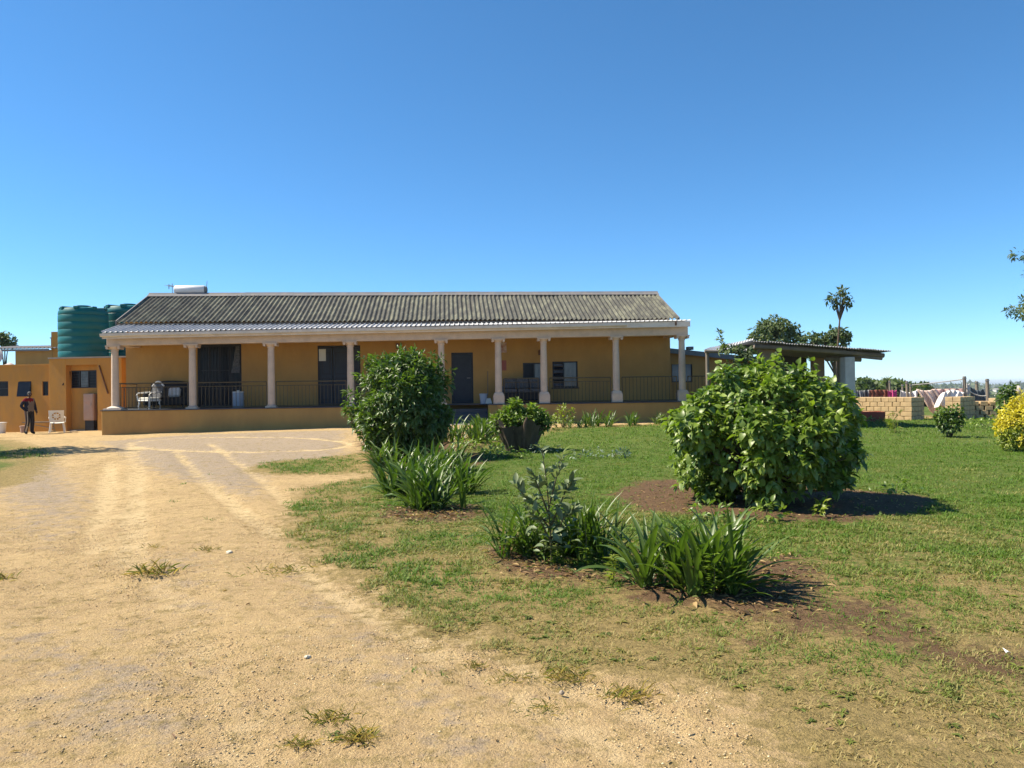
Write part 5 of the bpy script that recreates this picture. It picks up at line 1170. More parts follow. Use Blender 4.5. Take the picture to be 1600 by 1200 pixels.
# long shoots that break the outline
for q in range(26):
    dd = unit(np.array([rng.normal(0, 0.55), rng.normal(0, 0.4), 1.0])); b = np.array([dd[0]*0.9, dd[1]*0.8, 1.65+0.25*dd[2]*rng.random()]); ln = rng.uniform(0.25, 0.55)
    t = np.linspace(0, 1, 7)[:, None]; p = np.concatenate([p, b+dd*ln*t+np.array([0, 0, 0])]); d = np.concatenate([d, np.tile(dd, (7, 1))])
for q in range(7):
    b = np.array([-0.72-0.1*rng.random(), -0.2, 0.85+0.6*rng.random()]); dd = unit(np.array([-1, -0.2, rng.uniform(-0.1, 0.5)])); t = np.linspace(0, 0.35, 5)[:, None]
    p = np.concatenate([p, b+dd*t]); d = np.concatenate([d, np.tile(dd, (5, 1))])
P, L, N_ = rosettes(p, d, 6, 0.75, rng, 0.55, 0.35)
tag(leaves('foliage', 'narrow', P, L, N_, rng.uniform(0.09, 0.17, len(P)), rng.uniform(0.26, 0.42, len(P)), M['darkleaf'], db), kind='stuff')
stems(db, (0, 0, 0), p[::40]*np.array([0.9, 0.9, 0.95]), 0.03, M['bark'], seed=3)

# ------------------------------------------------------------------ strap leaved clumps (agapanthus)
def ribbon(Lr, W, el, droop, seg=8, twist=0.0):
    v = []; f = []; x = z = 0.0; a = el
    for i in range(seg+1):
        t = i/seg; w = W*0.5*(0.55+0.45*math.sin(min(1, t*2.4)*math.pi/2))*(1-max(0, (t-0.55)/0.45)**2.2)+0.0008
        tw = twist*t; up = 0.28*w
        cx, cz = -math.sin(a), math.cos(a)
        v += [(x+cx*up, -w*math.cos(tw), z+cz*up-w*math.sin(tw)), (x, 0, z), (x+cx*up, w*math.cos(tw), z+cz*up+w*math.sin(tw))]
        x += math.cos(a)*Lr/seg; z += math.sin(a)*Lr/seg; a -= droop/seg*(0.35+1.3*t)
    for i in range(seg):
        b = 3*i; f += [(b, b+1, b+4, b+3), (b+1, b+2, b+5, b+4)]
    return v, f
RB = []
for k in range(16):
    r_ = random.Random(k+40); el = R(30+3.7*k); RB.append((ribbon(1.0, 0.085+0.012*(k % 3), el, r_.uniform(0.35, 1.6)*(1.25-0.03*k), 9, r_.uniform(-0.35, 0.35)), el))
RBM = {}
def strap_clump(q, label, n, h, spread, seed, single, group='strap leaved clumps', dry=0.05, wk=1.0, heads=1):
    rs_ = random.Random(seed); e = empty('strap_leaf_clump', q, 0, label, 'plant', group); mb = MB(); mbd = MB()
    fans = [(rs_.gauss(0, spread), rs_.gauss(0, spread*0.7)) for k in range(max(1, n//11))]
    for i in range(n):
        k = min(15, int(rs_.random()**0.85*16)); fx, fy = fans[i % len(fans)]
        az = rs_.uniform(0, 2*math.pi); Lr = h*rs_.uniform(0.5, 1.3)*(0.85+0.3*math.sin(RB[k][1]))
        T = Matrix.Translation((fx+rs_.gauss(0, 0.02), fy+rs_.gauss(0, 0.02), -0.01)) @ Matrix.Rotation(az, 4, 'Z') @ Matrix.Diagonal((Lr, Lr*wk, Lr, 1))
        isd = rs_.random() < dry
        if isd: T = T @ Matrix.Rotation(0.5, 4, 'Y') @ Matrix.Diagonal((0.8, 0.55, 0.8, 1))
        if single:
            key = (k, isd)
            if key not in RBM:
                m2 = MB(); m2.add(*RB[k][0]); me = m2.mesh('leaf', M['strapd'] if isd else M['strap']); me.polygons.foreach_set('use_smooth', [True]*len(me.polygons)); RBM[key] = me
            o = link('leaf', RBM[key], e); o.matrix_local = T
        else:
            (mbd if isd else mb).add([T @ Vector(v) for v in RB[k][0][0]], RB[k][0][1])
    if not single:
        o = mb.build('leaves', M['strap'], e); o.data.polygons.foreach_set('use_smooth', [True]*len(o.data.polygons)); tag(o, kind='stuff')
        if mbd.v: tag(mbd.build('dry_leaves', M['strapd'], e), kind='stuff')
    return e
q = G(1112, 925); q.z -= 0.01
strap_clump(q, 'big strap leaved clump nearest the camera, on dark soil', 220, 0.52, 0.17, 1, True, wk=0.60)
q = G(1028, 918); strap_clump(q, 'smaller strap leaved clump touching the left of the nearest clump', 80, 0.50, 0.12, 2, True, wk=0.60)
q = G(826, 868); strap_clump(q, 'fine strap leaved clump left of the grey leaved sapling', 150, 0.47, 0.16, 3, True, wk=0.5)
q = G(912, 868); strap_clump(q, 'dark strap leaved clump right behind the grey leaved sapling', 180, 0.48, 0.18, 4, True, wk=0.5)
for k, (px, py, n, h, s_, lab) in enumerate(((668, 797, 120, 0.62, 0.24, 'front end of the strap leaved border beside the drive'), (628, 775, 90, 0.58, 0.22, 'strap leaved clump second from the front of the border, left side'), (705, 772, 90, 0.58, 0.22, 'strap leaved clump second from the front of the border, right side'),
        (648, 750, 110, 0.62, 0.3, 'strap leaved clump in the middle of the border below the dark bush'), (700, 738, 90, 0.62, 0.28, 'strap leaved clump at the right rear of the border'), (592, 730, 70, 0.6, 0.2, 'dark strap leaved clump under the left foot of the dark bush'),
        (655, 722, 90, 0.62, 0.3, 'strap leaved clump hidden at the foot of the dark bush'))):
    strap_clump(G(px, py), lab, int(n*1.6), h*0.86, s_*0.72, 10+k, False, 'strap leaved border plants', wk=0.6)
for k, (px, py, n, h, s_, lab) in enumerate(((716, 692, 80, 0.6, 0.35, 'strap leaved clump beyond the dark bush, left one of row'), (742, 688, 80, 0.6, 0.35, 'strap leaved clump beyond the dark bush, middle of row'), (764, 684, 70, 0.6, 0.3, 'strap leaved clump left of the stump planter'))):
    strap_clump(G(px, py), lab, int(n*1.7), h, s_*1.1, 30+k, False, 'strap leaved clumps near the steps', wk=0.65)
for k, (px, py, n, h, s_, lab) in enumerate(((937, 666, 90, 0.72, 0.34, 'dense strap leaved plant against the right plinth'), (985, 665, 26, 0.62, 0.14, 'small sparse strap leaved plant against the plinth, left of the last one'), (1025, 662, 34, 0.62, 0.2, 'strap leaved plant against the plinth nearest the large bush'), (905, 668, 30, 0.5, 0.16, 'low strap leaved plant left of the dense plinth plant'))):
    strap_clump(G(px, py), lab, int(n*2), h*0.66, s_*1.25, 50+k, False, 'strap leaved plants along the plinth', wk=0.7)
weed('rose_bush', 880, 668, 'small leafy rose bush against the plinth right of the stump', 220, 0.38, 0.75, (0.07, 0.12), 'limeleaf', wr=(0.45, 0.6))
weed('rose_bush', 742+110, 672, 'low leafy plant hugging the right side of the stump planter', 120, 0.3, 0.5, (0.07, 0.12), 'bigleaf')
# trailing weeds at the front clump
for k, (px, py, lab) in enumerate(((1115, 940, 'tall feathery weed in front of the nearest strap clump'), (958, 912, 'yellowing weed between the two front clumps'), (870, 885, 'slender weed in front of the grey sapling'), (915, 890, 'slender weed right of the grey sapling'))):
    q = G(px, py); e = empty('tall_weed', q, 0, lab, 'weed', 'slender weeds'); h = (0.34, 0.22, 0.4, 0.42)[k]
    mb = MB(); mb.tube([(0, 0, 0), (0.01, 0, h*0.6), (0.0, 0, h)], [0.005, 0.004, 0.002], 5); mb.build('stem', M['stem'], e)
    n = 70; rg = np.random.default_rng(k+9); zz = rg.uniform(0.15 if k == 0 else 0.05, 1.0 if k < 2 else 0.45, n)*h; a = rg.uniform(0, 6.28, n)
    leaves('foliage', 'narrow', np.c_[0*zz, 0*zz, zz], np.c_[np.cos(a), np.sin(a), 0.5+0*a], np.tile([0, 0, 1.0], (n, 1)), rg.uniform(0.04, 0.09, n), np.full(n, 0.22), M['limeleaf' if k == 1 else 'bigleaf'], e)

# ------------------------------------------------------------------ grey leaved sapling
rng = np.random.default_rng(8)
q = G(862, 884); sg = empty('grey_leaf_sapling', q, 0, 'sparse sapling with upright grey green leaves in the front bed', 'sapling')
br = [((0, 0, 0), (-0.01, 0, 0.35), (-0.03, 0.01, 0.70), (-0.07, 0, 1.02)), ((0, 0, 0.3), (-0.16, -0.03, 0.55), (-0.32, -0.05, 0.72)), ((0, 0, 0.35), (0.12, 0.02, 0.62), (0.20, 0.03, 0.76)), ((-0.02, 0, 0.5), (0.05, -0.05, 0.78), (0.11, -0.06, 1.0)), ((-0.02, 0, 0.45), (-0.11, -0.08, 0.7), (-0.17, -0.1, 0.86)), ((0, 0, 0.2), (0.1, -0.1, 0.42), (0.18, -0.16, 0.52)), ((0, 0, 0.2), (-0.1, -0.1, 0.42), (-0.2, -0.14, 0.5))]
mb = MB(); P = []; L = []; N_ = []
for b in br:
    mb.tube(b, np.linspace(0.009, 0.003, len(b)), 7); b = [np.array(v) for v in b]
    a0, a1 = b[-2], b[-1]; dd = unit(a1-a0)
    for i in range(20):
        t = rng.uniform(-0.2, 1.0)**1.0; P.append(a0+(a1-a0)*max(t, -0.1)); r_ = unit(rng.normal(size=3)*np.array([1, 1, 0.4])); L.append(unit(dd*0.7+r_*0.8+np.array([0, 0, 0.25]))); N_.append(unit(np.array([0, -0.3, 1.0])+rng.normal(size=3)*0.5))
for i in range(110):
    P.append(np.array([rng.normal(0, 0.11), rng.normal(0, 0.09), rng.uniform(0.12, 0.68)])); r_ = unit(rng.normal(size=3)*np.array([1, 1, 0.3])); L.append(unit(r_+np.array([0, 0, 0.35]))); N_.append(unit(np.array([0, 0, 1.0])+rng.normal(size=3)*0.4))
mb.build('stem', M['stem'], sg, smooth=True)
P, L, N_ = map(np.array, (P, L, N_)); leaf_objects('leaf', 'big', P, L, N_, rng.uniform(0.07, 0.14, len(P)), rng.uniform(0.34, 0.5, len(P)), M['grey'], sg)

# ------------------------------------------------------------------ stump planter
q = G(813, 705); st = empty('tree_stump', q, 0, 'dark flared tree stump sprouting green leaves near the house', 'tree stump'); q_s = q.y/F
mb = MB(); wt, wb_, h = 38*q_s, 20*q_s, 48*q_s
def stump(s, t):
    a = 2*math.pi*s; rr = wb_+(wt-wb_)*t**1.3; rr *= 1+0.10*math.sin(5*a+1)+0.07*math.sin(11*a+t*2)+0.05*math.sin(3*a+4); zt = h*(0.9+0.10*math.sin(4*a)+0.06*math.sin(9*a))
    return (rr*math.cos(a), rr*math.sin(a), -0.1+(zt+0.1)*t)
mb.grid(stump, 64, 12); mb.grid(lambda s, t: tuple(Vector(stump(s, 1))*(1-t)+Vector((0, 0, h*0.7))*t), 64, 3); mb.build('trunk', M['darkbark'], st, smooth=True)
mb = MB(); mb.tube([(0.05, -wb_*1.05, 0), (0.09, -wb_*1.35, h*0.5), (0.12, -wt*0.95, h*0.95), (0.15, -wt*1.0, h*1.12)], [0.05, 0.05, 0.045, 0.02], 8); mb.build('dead_limb', M['bark'], st, smooth=True)
rng = np.random.default_rng(31); pp = []; dd = []
for (x, z, r1, r2, n) in ((-0.1, h*1.0, 0.40, 0.22, 110), (0.25, h*1.02, 0.28, 0.2, 70), (-0.25, h*1.05, 0.24, 0.26, 60), (-0.10, h*1.3, 0.14, 0.28, 40), (0.36, h*1.22, 0.15, 0.22, 36), (0.5, h*0.85, 0.2, 0.18, 30), (-0.5, h*0.9, 0.2, 0.2, 30)):
    p, d = tips(n, (r1, r1*0.8, r2), z, rng, -0.6, 0.3, 0.2, 2.5, x); p[:, 0] += x; pp.append(p); dd.append(d)
P, L, N_ = rosettes(np.concatenate(pp), np.concatenate(dd), 6, 0.65, rng, 0.2, 0.6)
tag(leaves('foliage', 'ovate', P, L, N_, rng.uniform(0.07, 0.14, len(P)), rng.uniform(0.4, 0.6, len(P)), M['bigleaf'], st), kind='stuff')

# ------------------------------------------------------------------ right hand shrubs
def shrub(name, px, py, label, lobes, mat, ll, seed, kind='ovate', wr=(0.4, 0.6), outer=None, per=6, zmin=-0.9):
    rg = np.random.default_rng(seed); q = G(px, py); e = empty(name, q, 0, label, 'shrub'); pp = []; dd = []
    for (x, z, r1, r2, n) in lobes:
        p, d = tips(n, (r1, r1, r2), z, rg, zmin, 0.28, 0.2, 2.6, x+seed); p[:, 0] += x; pp.append(p); dd.append(d)
    p = np.concatenate(pp); d = np.concatenate(dd); k = p[:, 2] > 0.08; p, d = p[k], d[k]
    P, L, N_ = rosettes(p, d, per, 0.75, rg, 0.3, 0.5)
    if outer:
        k = np.repeat(outer(p, d, rg), per)
        tag(leaves('golden_foliage', kind, P[k], L[k], N_[k], rg.uniform(*ll, k.sum()), rg.uniform(*wr, k.sum()), M['yellow'], e), kind='stuff'); P, L, N_ = P[~k], L[~k], N_[~k]
    tag(leaves('foliage', kind, P, L, N_, rg.uniform(*ll, len(P)), rg.uniform(*wr, len(P)), M[mat], e), kind='stuff')
    stems(e, (0, 0, 0), p[::25]*np.array([0.9, 0.9, 0.95]), 0.018, M['bark'], seed=seed); return e
shrub('small_shrub', 1484, 683, 'small dark shrub standing alone on the lawn before the block stacks', ((0, 0.40, 0.28, 0.3, 110), (0.14, 0.62, 0.2, 0.22, 50), (-0.18, 0.52, 0.18, 0.2, 40)), 'darkleaf', (0.07, 0.12), 3)
shrub('golden_shrub', 1606, 706, 'bright yellow leaved shrub at the right picture edge', ((0, 0.55, 0.6, 0.58, 520), (0.1, 0.95, 0.42, 0.36, 260), (-0.28, 0.4, 0.36, 0.38, 220)), 'limeleaf', (0.05, 0.085), 4, outer=lambda p, d, rg: (fbm(p[:, 0]*4+2, p[:, 2]*4+p[:, 1]*3, 2)+0.30*d[:, 2]-0.1*d[:, 0]+rg.normal(0, 0.05, len(p)) > 0.46))
shrub('leafy_shrub', 1572, 668, 'loose dark leaved shrub behind the golden shrub', ((0, 0.75, 0.25, 0.4, 50), (0.12, 1.15, 0.22, 0.25, 26)), 'darkleaf', (0.10, 0.18), 6)
weed('grass_tussock', 1398, 676, 'tall wispy weeds on the lawn by the red trough', 70, 0.2, 0.7, (0.14, 0.24), 'limeleaf', 'narrow', wr=(0.08, 0.12))
weed('weed', 1545, 668, 'low scrubby weeds at the foot of the low block stack', 180, 1.1, 0.3, (0.08, 0.14), 'bigleaf')
weed('weed', 1350, 661, 'leafy weeds along the foot of the red trough', 120, 0.9, 0.2, (0.07, 0.12), 'bigleaf')

# creeper on the annex and shed corner
q = at(1183, 585, 24.6); q.z = gz(q.x, q.y)
cv = empty('creeper', q, 0, 'dark green creeper climbing the corner of the open shed', 'climbing plant')
rng = np.random.default_rng(14); pp = []; dd = []
for (x, z, r1, r2, n) in ((0.0, 1.5, 0.40, 0.7, 150), (-0.6, 1.8, 0.35, 0.45, 70), (0.45, 2.0, 0.35, 0.3, 60), (-0.35, 2.35, 0.3, 0.16, 36), (-0.85, 2.5, 0.4, 0.07, 26)):
    p, d = tips(n, (r1, 0.3, r2), z, rng, -0.9, 0.3, 0.3, 2.5, x); p[:, 0] += x; pp.append(p); dd.append(d)
t = np.linspace(0, 1, 9)[:, None]; pp.append(np.array([-0.95, 0.1, 2.5])+np.array([-0.25, 0, 0.55])*t+rng.normal(0, 0.02, (9, 3))); dd.append(np.tile([0.0, 0, 1], (9, 1)))
P, L, N_ = rosettes(np.concatenate(pp), np.concatenate(dd), 5, 0.8, rng, 0.4, 0.3)
tag(leaves('foliage', 'ovate', P, L, N_, rng.uniform(0.10, 0.18, len(P)), rng.uniform(0.4, 0.6, len(P)), M['farleaf'], cv), kind='stuff')
mb = MB(); mb.tube([(0, 0.1, -0.1), (-0.1, 0.1, 1.2), (-0.4, 0.1, 2.3), (-0.95, 0.1, 2.5), (-1.2, 0.1, 3.1)], [0.05, 0.04, 0.03, 0.02, 0.008], 7); mb.build('stem', M['bark'], cv, smooth=True)

# ------------------------------------------------------------------ trees
def tree(name, base, label, trunk, blobs, mat, ll, seed, kind='ovate', per=7, wr=(0.4, 0.6), r0=0.12, group=None, lump=0.3, inner=0.25, spread=0.8):
    """trunk: points from the base; blobs: (x,y,z,rx,rz,n) of the crown"""
    rg = np.random.default_rng(seed); e = empty(name, base, 0, label, 'tree', group); pp = []; dd = []; mb = MB()
    mb.tube(trunk, np.linspace(r0, r0*0.45, len(trunk)), 9); top = Vector(trunk[-1])
    for (x, y, z, r1, r2, n) in blobs:
        p, d = tips(n, (r1, r1, r2), 0, rg, -0.9, lump, inner, 2.6, x+z+seed); p += np.array([x, y, z]); pp.append(p); dd.append(d)
        c_ = Vector((x, y, z)); mb.tube([top.lerp(Vector(trunk[-2]), 0.3), top.lerp(c_, 0.5)+Vector((0, 0, 0.1)), c_], [r0*0.5, r0*0.35, r0*0.15], 6)
        for k in range(9):
            mb.tube([c_, Vector(p[k*3 % len(p)])*0.6+c_*0.4, Vector(p[k*3 % len(p)])], [r0*0.15, r0*0.1, r0*0.04], 5)
    mb.build('trunk', M['bark'], e, smooth=True)
    P, L, N_ = rosettes(np.concatenate(pp), np.concatenate(dd), per, spread, rg, 0.4, 0.3)
    sc_ = np.mean([b[3] for b in blobs]); P += rg.normal(0, 0.05*sc_, P.shape)
    tag(leaves('crown', kind, P, L, N_, rg.uniform(*ll, len(P)), rg.uniform(*wr, len(P)), M[mat], e), kind='stuff'); return e
def tb(px, Y): return onG(px, Y)
b = tb(1212, 46); k = 46/F; hz = lambda y, x=1212: (600+7.6-0.014*(x-800)-y)*k+EYE-b.z
tree('broad_tree', b, 'broad round crowned tree rising behind the open shed roof', ((0, 0, 0), (0.1, 0, 1.5), (0, 0, 2.6)), ((0, 0, hz(525), 1.35, 1.0, 130), (-0.6, 0.2, hz(520), 0.75, 0.75, 60), (0.75, 0, hz(521), 0.8, 0.7, 60), (0.1, 0, hz(508), 0.7, 0.5, 50), (1.2, 0, hz(533), 0.55, 0.5, 36), (-1.1, 0, hz(533), 0.5, 0.45, 30)), 'farleaf', (0.16, 0.28), 41, group='trees behind the shed')
b = tb(1310, 44); k = 44/F
tree('low_tree', b, 'lower bushy tree behind the shed at the foot of the tall thin tree', ((0, 0, 0), (0.1, 0, 1.0), (0, 0, 2.0)), ((0, 0, hz(530, 1310), 0.65, 0.6, 60), (-0.75, 0.2, hz(533, 1300), 0.6, 0.45, 40), (-1.5, 0, hz(535, 1290), 0.5, 0.55, 36), (0.25, 0, hz(524, 1310), 0.42, 0.4, 30), (-0.9, 0, hz(545, 1290), 1.3, 0.6, 70)), 'farleaf', (0.16, 0.28), 42, group='trees behind the shed')
b = tb(1306, 42); k = 42/F; zt = hz(478, 1316)
tree('tall_thin_tree', b, 'tall thin tree with bare stem and small tufted crown', ((0, 0, 0), (0.05, 0, zt*0.4), (0.18, 0, zt*0.7), (0.30, 0, zt*0.93)), ((0.30, 0, hz(470, 1316), 0.16, 0.2, 8), (0.0, 0, hz(462, 1316), 0.16, 0.10, 6), (-0.18, 0.1, hz(470, 1316), 0.16, 0.10, 6), (0.72, 0.1, hz(463, 1316), 0.2, 0.10, 6), (0.85, 0.0, hz(471, 1316), 0.14, 0.12, 6), (0.3, -0.1, hz(455, 1316), 0.2, 0.10, 7), (0.05, 0.1, hz(476, 1316), 0.14, 0.12, 5), (0.62, 0, hz(477, 1316), 0.14, 0.12, 5), (0.62, 0, hz(453, 1316), 0.08, 0.14, 4)), 'farleaf', (0.2, 0.34), 43, r0=0.08, wr=(0.28, 0.4), per=4, group='trees behind the shed')
b = tb(1692, 20); k = 20/F
tree('right_tree', b, 'tree reaching leafy branches in from the right picture edge', ((0, 0, 0), (0.1, 0, 1.6), (0.2, 0, 3.0)), ((0.3, 0, hz(450, 1692), 1.35, 1.5, 260), (-1.05, -0.1, hz(430, 1590), 0.42, 0.24, 46), (-1.25, 0, hz(396, 1590), 0.45, 0.16, 34), (-1.45, 0, hz(486, 1580), 0.42, 0.16, 44), (-1.0, 0, hz(506, 1592), 0.36, 0.16, 28), (-1.1, 0.2, hz(468, 1592), 0.35, 0.14, 24)), 'farleaf', (0.07, 0.13), 44, r0=0.13, kind='narrow', wr=(0.25, 0.4), lump=0.4)
tree('left_tree', (-16.2, 20.2, gz(-16.2, 20.2)), 'tree just outside the left edge whose shadow falls on the drive', ((0, 0, 0), (0.1, 0, 1.6), (0.0, 0, 3.2)), ((0.6, -0.9, 4.6, 0.9, 0.6, 90), (0.3, 0.9, 4.0, 0.8, 0.6, 70), (0, 0, 4.4, 1.2, 0.9, 150), (0.5, 0.2, 5.3, 0.8, 0.7, 80), (-0.6, 0.4, 5.0, 0.9, 0.7, 80), (0.9, -0.1, 5.9, 0.6, 0.35, 40)), 'farleaf', (0.1, 0.18), 45)
b = tb(8, 60); k = 60/F
tree('far_left_tree', b, 'small round tree beyond the roofs at the left picture edge', ((0, 0, 0), (0, 0, 2.0), (0, 0, 4.0)), ((0, 0, hz(531, 8), 0.75, 0.42, 70), (-0.4, 0, hz(527, 8), 0.55, 0.4, 40), (0.3, 0, hz(538, 8), 0.5, 0.2, 30)), 'farleaf', (0.16, 0.28), 46)
# small palm among the washing posts
b = tb(1386, 52); k = 52/F; zt = hz(597, 1386); pe = empty('palm', b, 0, 'small spiky palm beyond the thin washing line post', 'palm')
mb = MB(); mb.tube([(0, 0, -0.2), (0.05, 0, zt*0.5), (0, 0, zt)], [0.12, 0.1, 0.09], 8); mb.build('trunk', M['bark'], pe)
P = []; L = []; rs_ = random.Random(4)
for i in range(34):
    a = rs_.uniform(0, 6.28); el = rs_.uniform(-0.4, 1.4); P.append((0, 0, zt)); L.append((math.cos(a)*math.cos(el), math.sin(a)*math.cos(el), math.sin(el)))
leaves('fronds', 'narrow', np.array(P), np.array(L), np.tile([0.0, -0.2, 1.0], (34, 1)), np.full(34, 0.55), np.full(34, 0.10), M['grey'], pe)
# wooded rise beyond the yard
rng = np.random.default_rng(77); P = []; D_ = []
for i in range(46):
    px = rng.uniform(1230, 1445); Yt = rng.uniform(86, 104); b = onG(px, Yt); yt = 591+abs(px-1350)*0.03+rng.uniform(0, 9)+(max(0, px-1425)*0.5)
    zt = at(px, yt, Yt).z; r_ = rng.uniform(0.9, 1.6)
    for q in range(3):
        p, d = tips(44, (r_*1.25, r_, r_), 0, rng, -0.8, 0.35, 0.2, 2.0, i+q); p += np.array([b.x+rng.normal(0, 0.5), b.y, zt-r_-q*1.6]); P.append(p); D_.append(d)
P, L, N_ = rosettes(np.concatenate(P), np.concatenate(D_), 4, 0.9, rng, 0.3, 0.3)
tag(leaves('distant_wood', 'tri', P, L, N_, rng.uniform(0.4, 0.75, len(P)), rng.uniform(0.6, 0.9, len(P)), M['farleaf']), 'dark wooded rise on the horizon between shed and washing lines', 'wood', kind='stuff')
# scrub scattered over the far country
P = []; D_ = []
for i in range(620):
    Yt = float(np.exp(rng.uniform(math.log(420), math.log(3200)))); px = rng.uniform(1180, 1780) if i < 520 else rng.uniform(-60, 40); b = onG(px, Yt); r_ = rng.uniform(2.2, 5.0)*(0.7+Yt/1500)
    p, d = tips(9, (r_*1.9, r_, r_*0.8), 0, rng, -0.2, 0.3, 0.2, 2, i); p += np.array([b.x, b.y, b.z+r_*0.4]); P.append(p); D_.append(d*r_)
P = np.concatenate(P); D_ = np.concatenate(D_); rr = np.linalg.norm(D_, axis=1)
P, L, N_ = rosettes(P, unit(D_), 3, 0.9, rng, 0.2, 0.3)
tag(leaves('distant_scrub', 'tri', P, L, N_, np.repeat(rr, 3)*rng.uniform(0.7, 1.3, len(P)), rng.uniform(0.7, 1.0, len(P)), M['farleaf']), 'dark scrub dotted over the far plain', 'scrub', kind='stuff')
# tiny far houses
hw_ = pm('far_white_wall', (0.62, 0.60, 0.56), None, 1, 0.9); hr_ = pm('far_roof', (0.45, 0.42, 0.40), (0.3, 0.25, 0.22), 1, 0.8)
for i, (px, Yt, w, lab) in enumerate(((1566, 800, 13, 'far pale house nearest the golden shrub, widest of them'), (1452, 900, 9, 'far house left of the tallest post'), (1487, 1100, 8, 'far house just left of the tallest post'), (1556, 1250, 9, 'far small house left of the widest one'), (1590, 1000, 8, 'far house at the right picture edge'), (1533, 1300, 9, 'far house between the two rightmost posts'))):
    b = onG(px, Yt); e = empty('far_house', b, R(10*i), lab, 'house', 'far houses')
    zz = 3.5; MB().box((-w/2, -3, -2), (w/2, 3, zz)).build('wall', hw_, e)
    mb = MB(); mb.add([(-w/2-.3, -3.4, zz), (w/2+.3, -3.4, zz), (w/2+.3, 3.4, zz), (-w/2-.3, 3.4, zz), (-w/2-.3, 0, zz+1.8), (w/2+.3, 0, zz+1.8)], [(0,1,5,4),(2,3,4,5),(0,4,3),(1,2,5),(3,2,1,0)]); mb.build('roof', hr_, e)

# ------------------------------------------------------------------ grass, tufts, pebbles, straw
def grass_points(n, x0, x1, y0, y1, rng, clump=1.0):
    P = np.c_[rng.uniform(x0, x1, n), rng.uniform(y0, y1, n)]
    inv = np.abs(P[:, 0]) < P[:, 1]*0.74+0.6; P = P[inv]
    m_ = lawn_mask(P); patch = fbm(P[:, 0]*1.4+4, P[:, 1]*1.4, 4); fine_ = fbm(P[:, 0]*6, P[:, 1]*6+3, 3)
    edge_ = np.clip((m_*1.25+(patch-0.5)*1.5+(fine_-0.5)*0.9-0.55)*2.2, 0.0, 1)
    dens = edge_*(1-np.clip(soil_mask(P)*1.9-0.4*(fine_ > 0.55), 0, 1)*0.97)*(1-0.75*thin_mask(P)*np.clip((patch-0.36)*6, 0, 1))
    dens *= np.clip(0.25+2.6*(fine_-0.32), 0.06, 1)
    keep = rng.random(len(P)) < dens; return P[keep], patch[keep], m_[keep]
def grass(name, groups, label):
    VV = []; FF = []; CC = []; off = 0
    for (n, x0, x1, y0, y1, per, l0, l1, w, seed) in groups:
        rg = np.random.default_rng(seed); T_, patch, lm_ = grass_points(n, x0, x1, y0, y1, rg)
        k = len(T_); P = np.repeat(T_, per, 0)+rg.normal(0, 0.35*l1, (k*per, 2)); pt = np.repeat(patch, per); Y_ = P[:, 1]; N = k*per
        z = ground(P[:, 0], P[:, 1])-0.004+0.025*soil_mask(P)
        a = rg.uniform(0, 2*math.pi, N); el = rg.beta(1.3, 2.0, N)*1.3+0.05; Ln = rg.uniform(l0, l1, N)*(0.7+0.6*pt)
        d = np.c_[np.cos(a)*np.cos(el), np.sin(a)*np.cos(el), np.sin(el)]; s = np.c_[-np.sin(a), np.cos(a), 0*a]
        b = np.c_[P, z]; w_ = (w*rg.uniform(0.7, 1.3, N))[:, None]
        mid = b+d*Ln[:, None]*0.55; tip = mid+unit(d*np.array([1.2, 1.2, 0.45]))*Ln[:, None]*0.5
        V = np.stack([b-s*w_*0.5, b+s*w_*0.5, mid+s*w_*0.42, mid-s*w_*0.42, tip], 1)
        Fi = np.array([(0, 1, 2), (0, 2, 3), (3, 2, 4)])
        dryb = 0.42*sst(7.5, 3.5, Y_)+0.20*sst(13, 7, Y_)-0.10-0.25*sst(11, 17, Y_); dry = np.clip(dryb+(0.55-pt)*2.2-0.5*(lm_.repeat(per)-0.85)+rg.normal(0, 0.22, N), 0, 1)
        g1 = np.array([0.056, 0.130, 0.014]); g2 = np.array([0.125, 0.200, 0.026]); st_ = np.array([0.31, 0.245, 0.10])
        gmix = rg.random(N)[:, None]; gcol = g1*(1-gmix)+g2*gmix; col = gcol*(1-dry[:, None])+st_*dry[:, None]; col *= rg.uniform(0.8, 1.2, N)[:, None]
        VV.append(V.reshape(-1, 3)); FF.append((Fi[None]+(np.arange(N)*5)[:, None, None]).reshape(-1, 3)+off); CC.append(np.repeat(col, 5, 0)); off += N*5
    me = npmesh(name, np.concatenate(VV), np.concatenate(FF), M['grass'], ('Col', np.concatenate(CC)), smooth=False)
    return tag(link(name, me), label, 'grass', kind='stuff')
grass('lawn_grass', [(26000, -1.5, 5.2, 3.0, 6.0, 5, 0.020, 0.052, 0.0055, 1), (56000, -4, 8, 6.0, 10.5, 5, 0.028, 0.070, 0.0085, 2), (56000, -6, 13, 10.5, 18, 4, 0.035, 0.075, 0.009, 3), (52000, -13.5, 22, 18, 33, 3, 0.05, 0.11, 0.016, 4)], 'patchy lawn grass, green towards the house and dry near the drive')
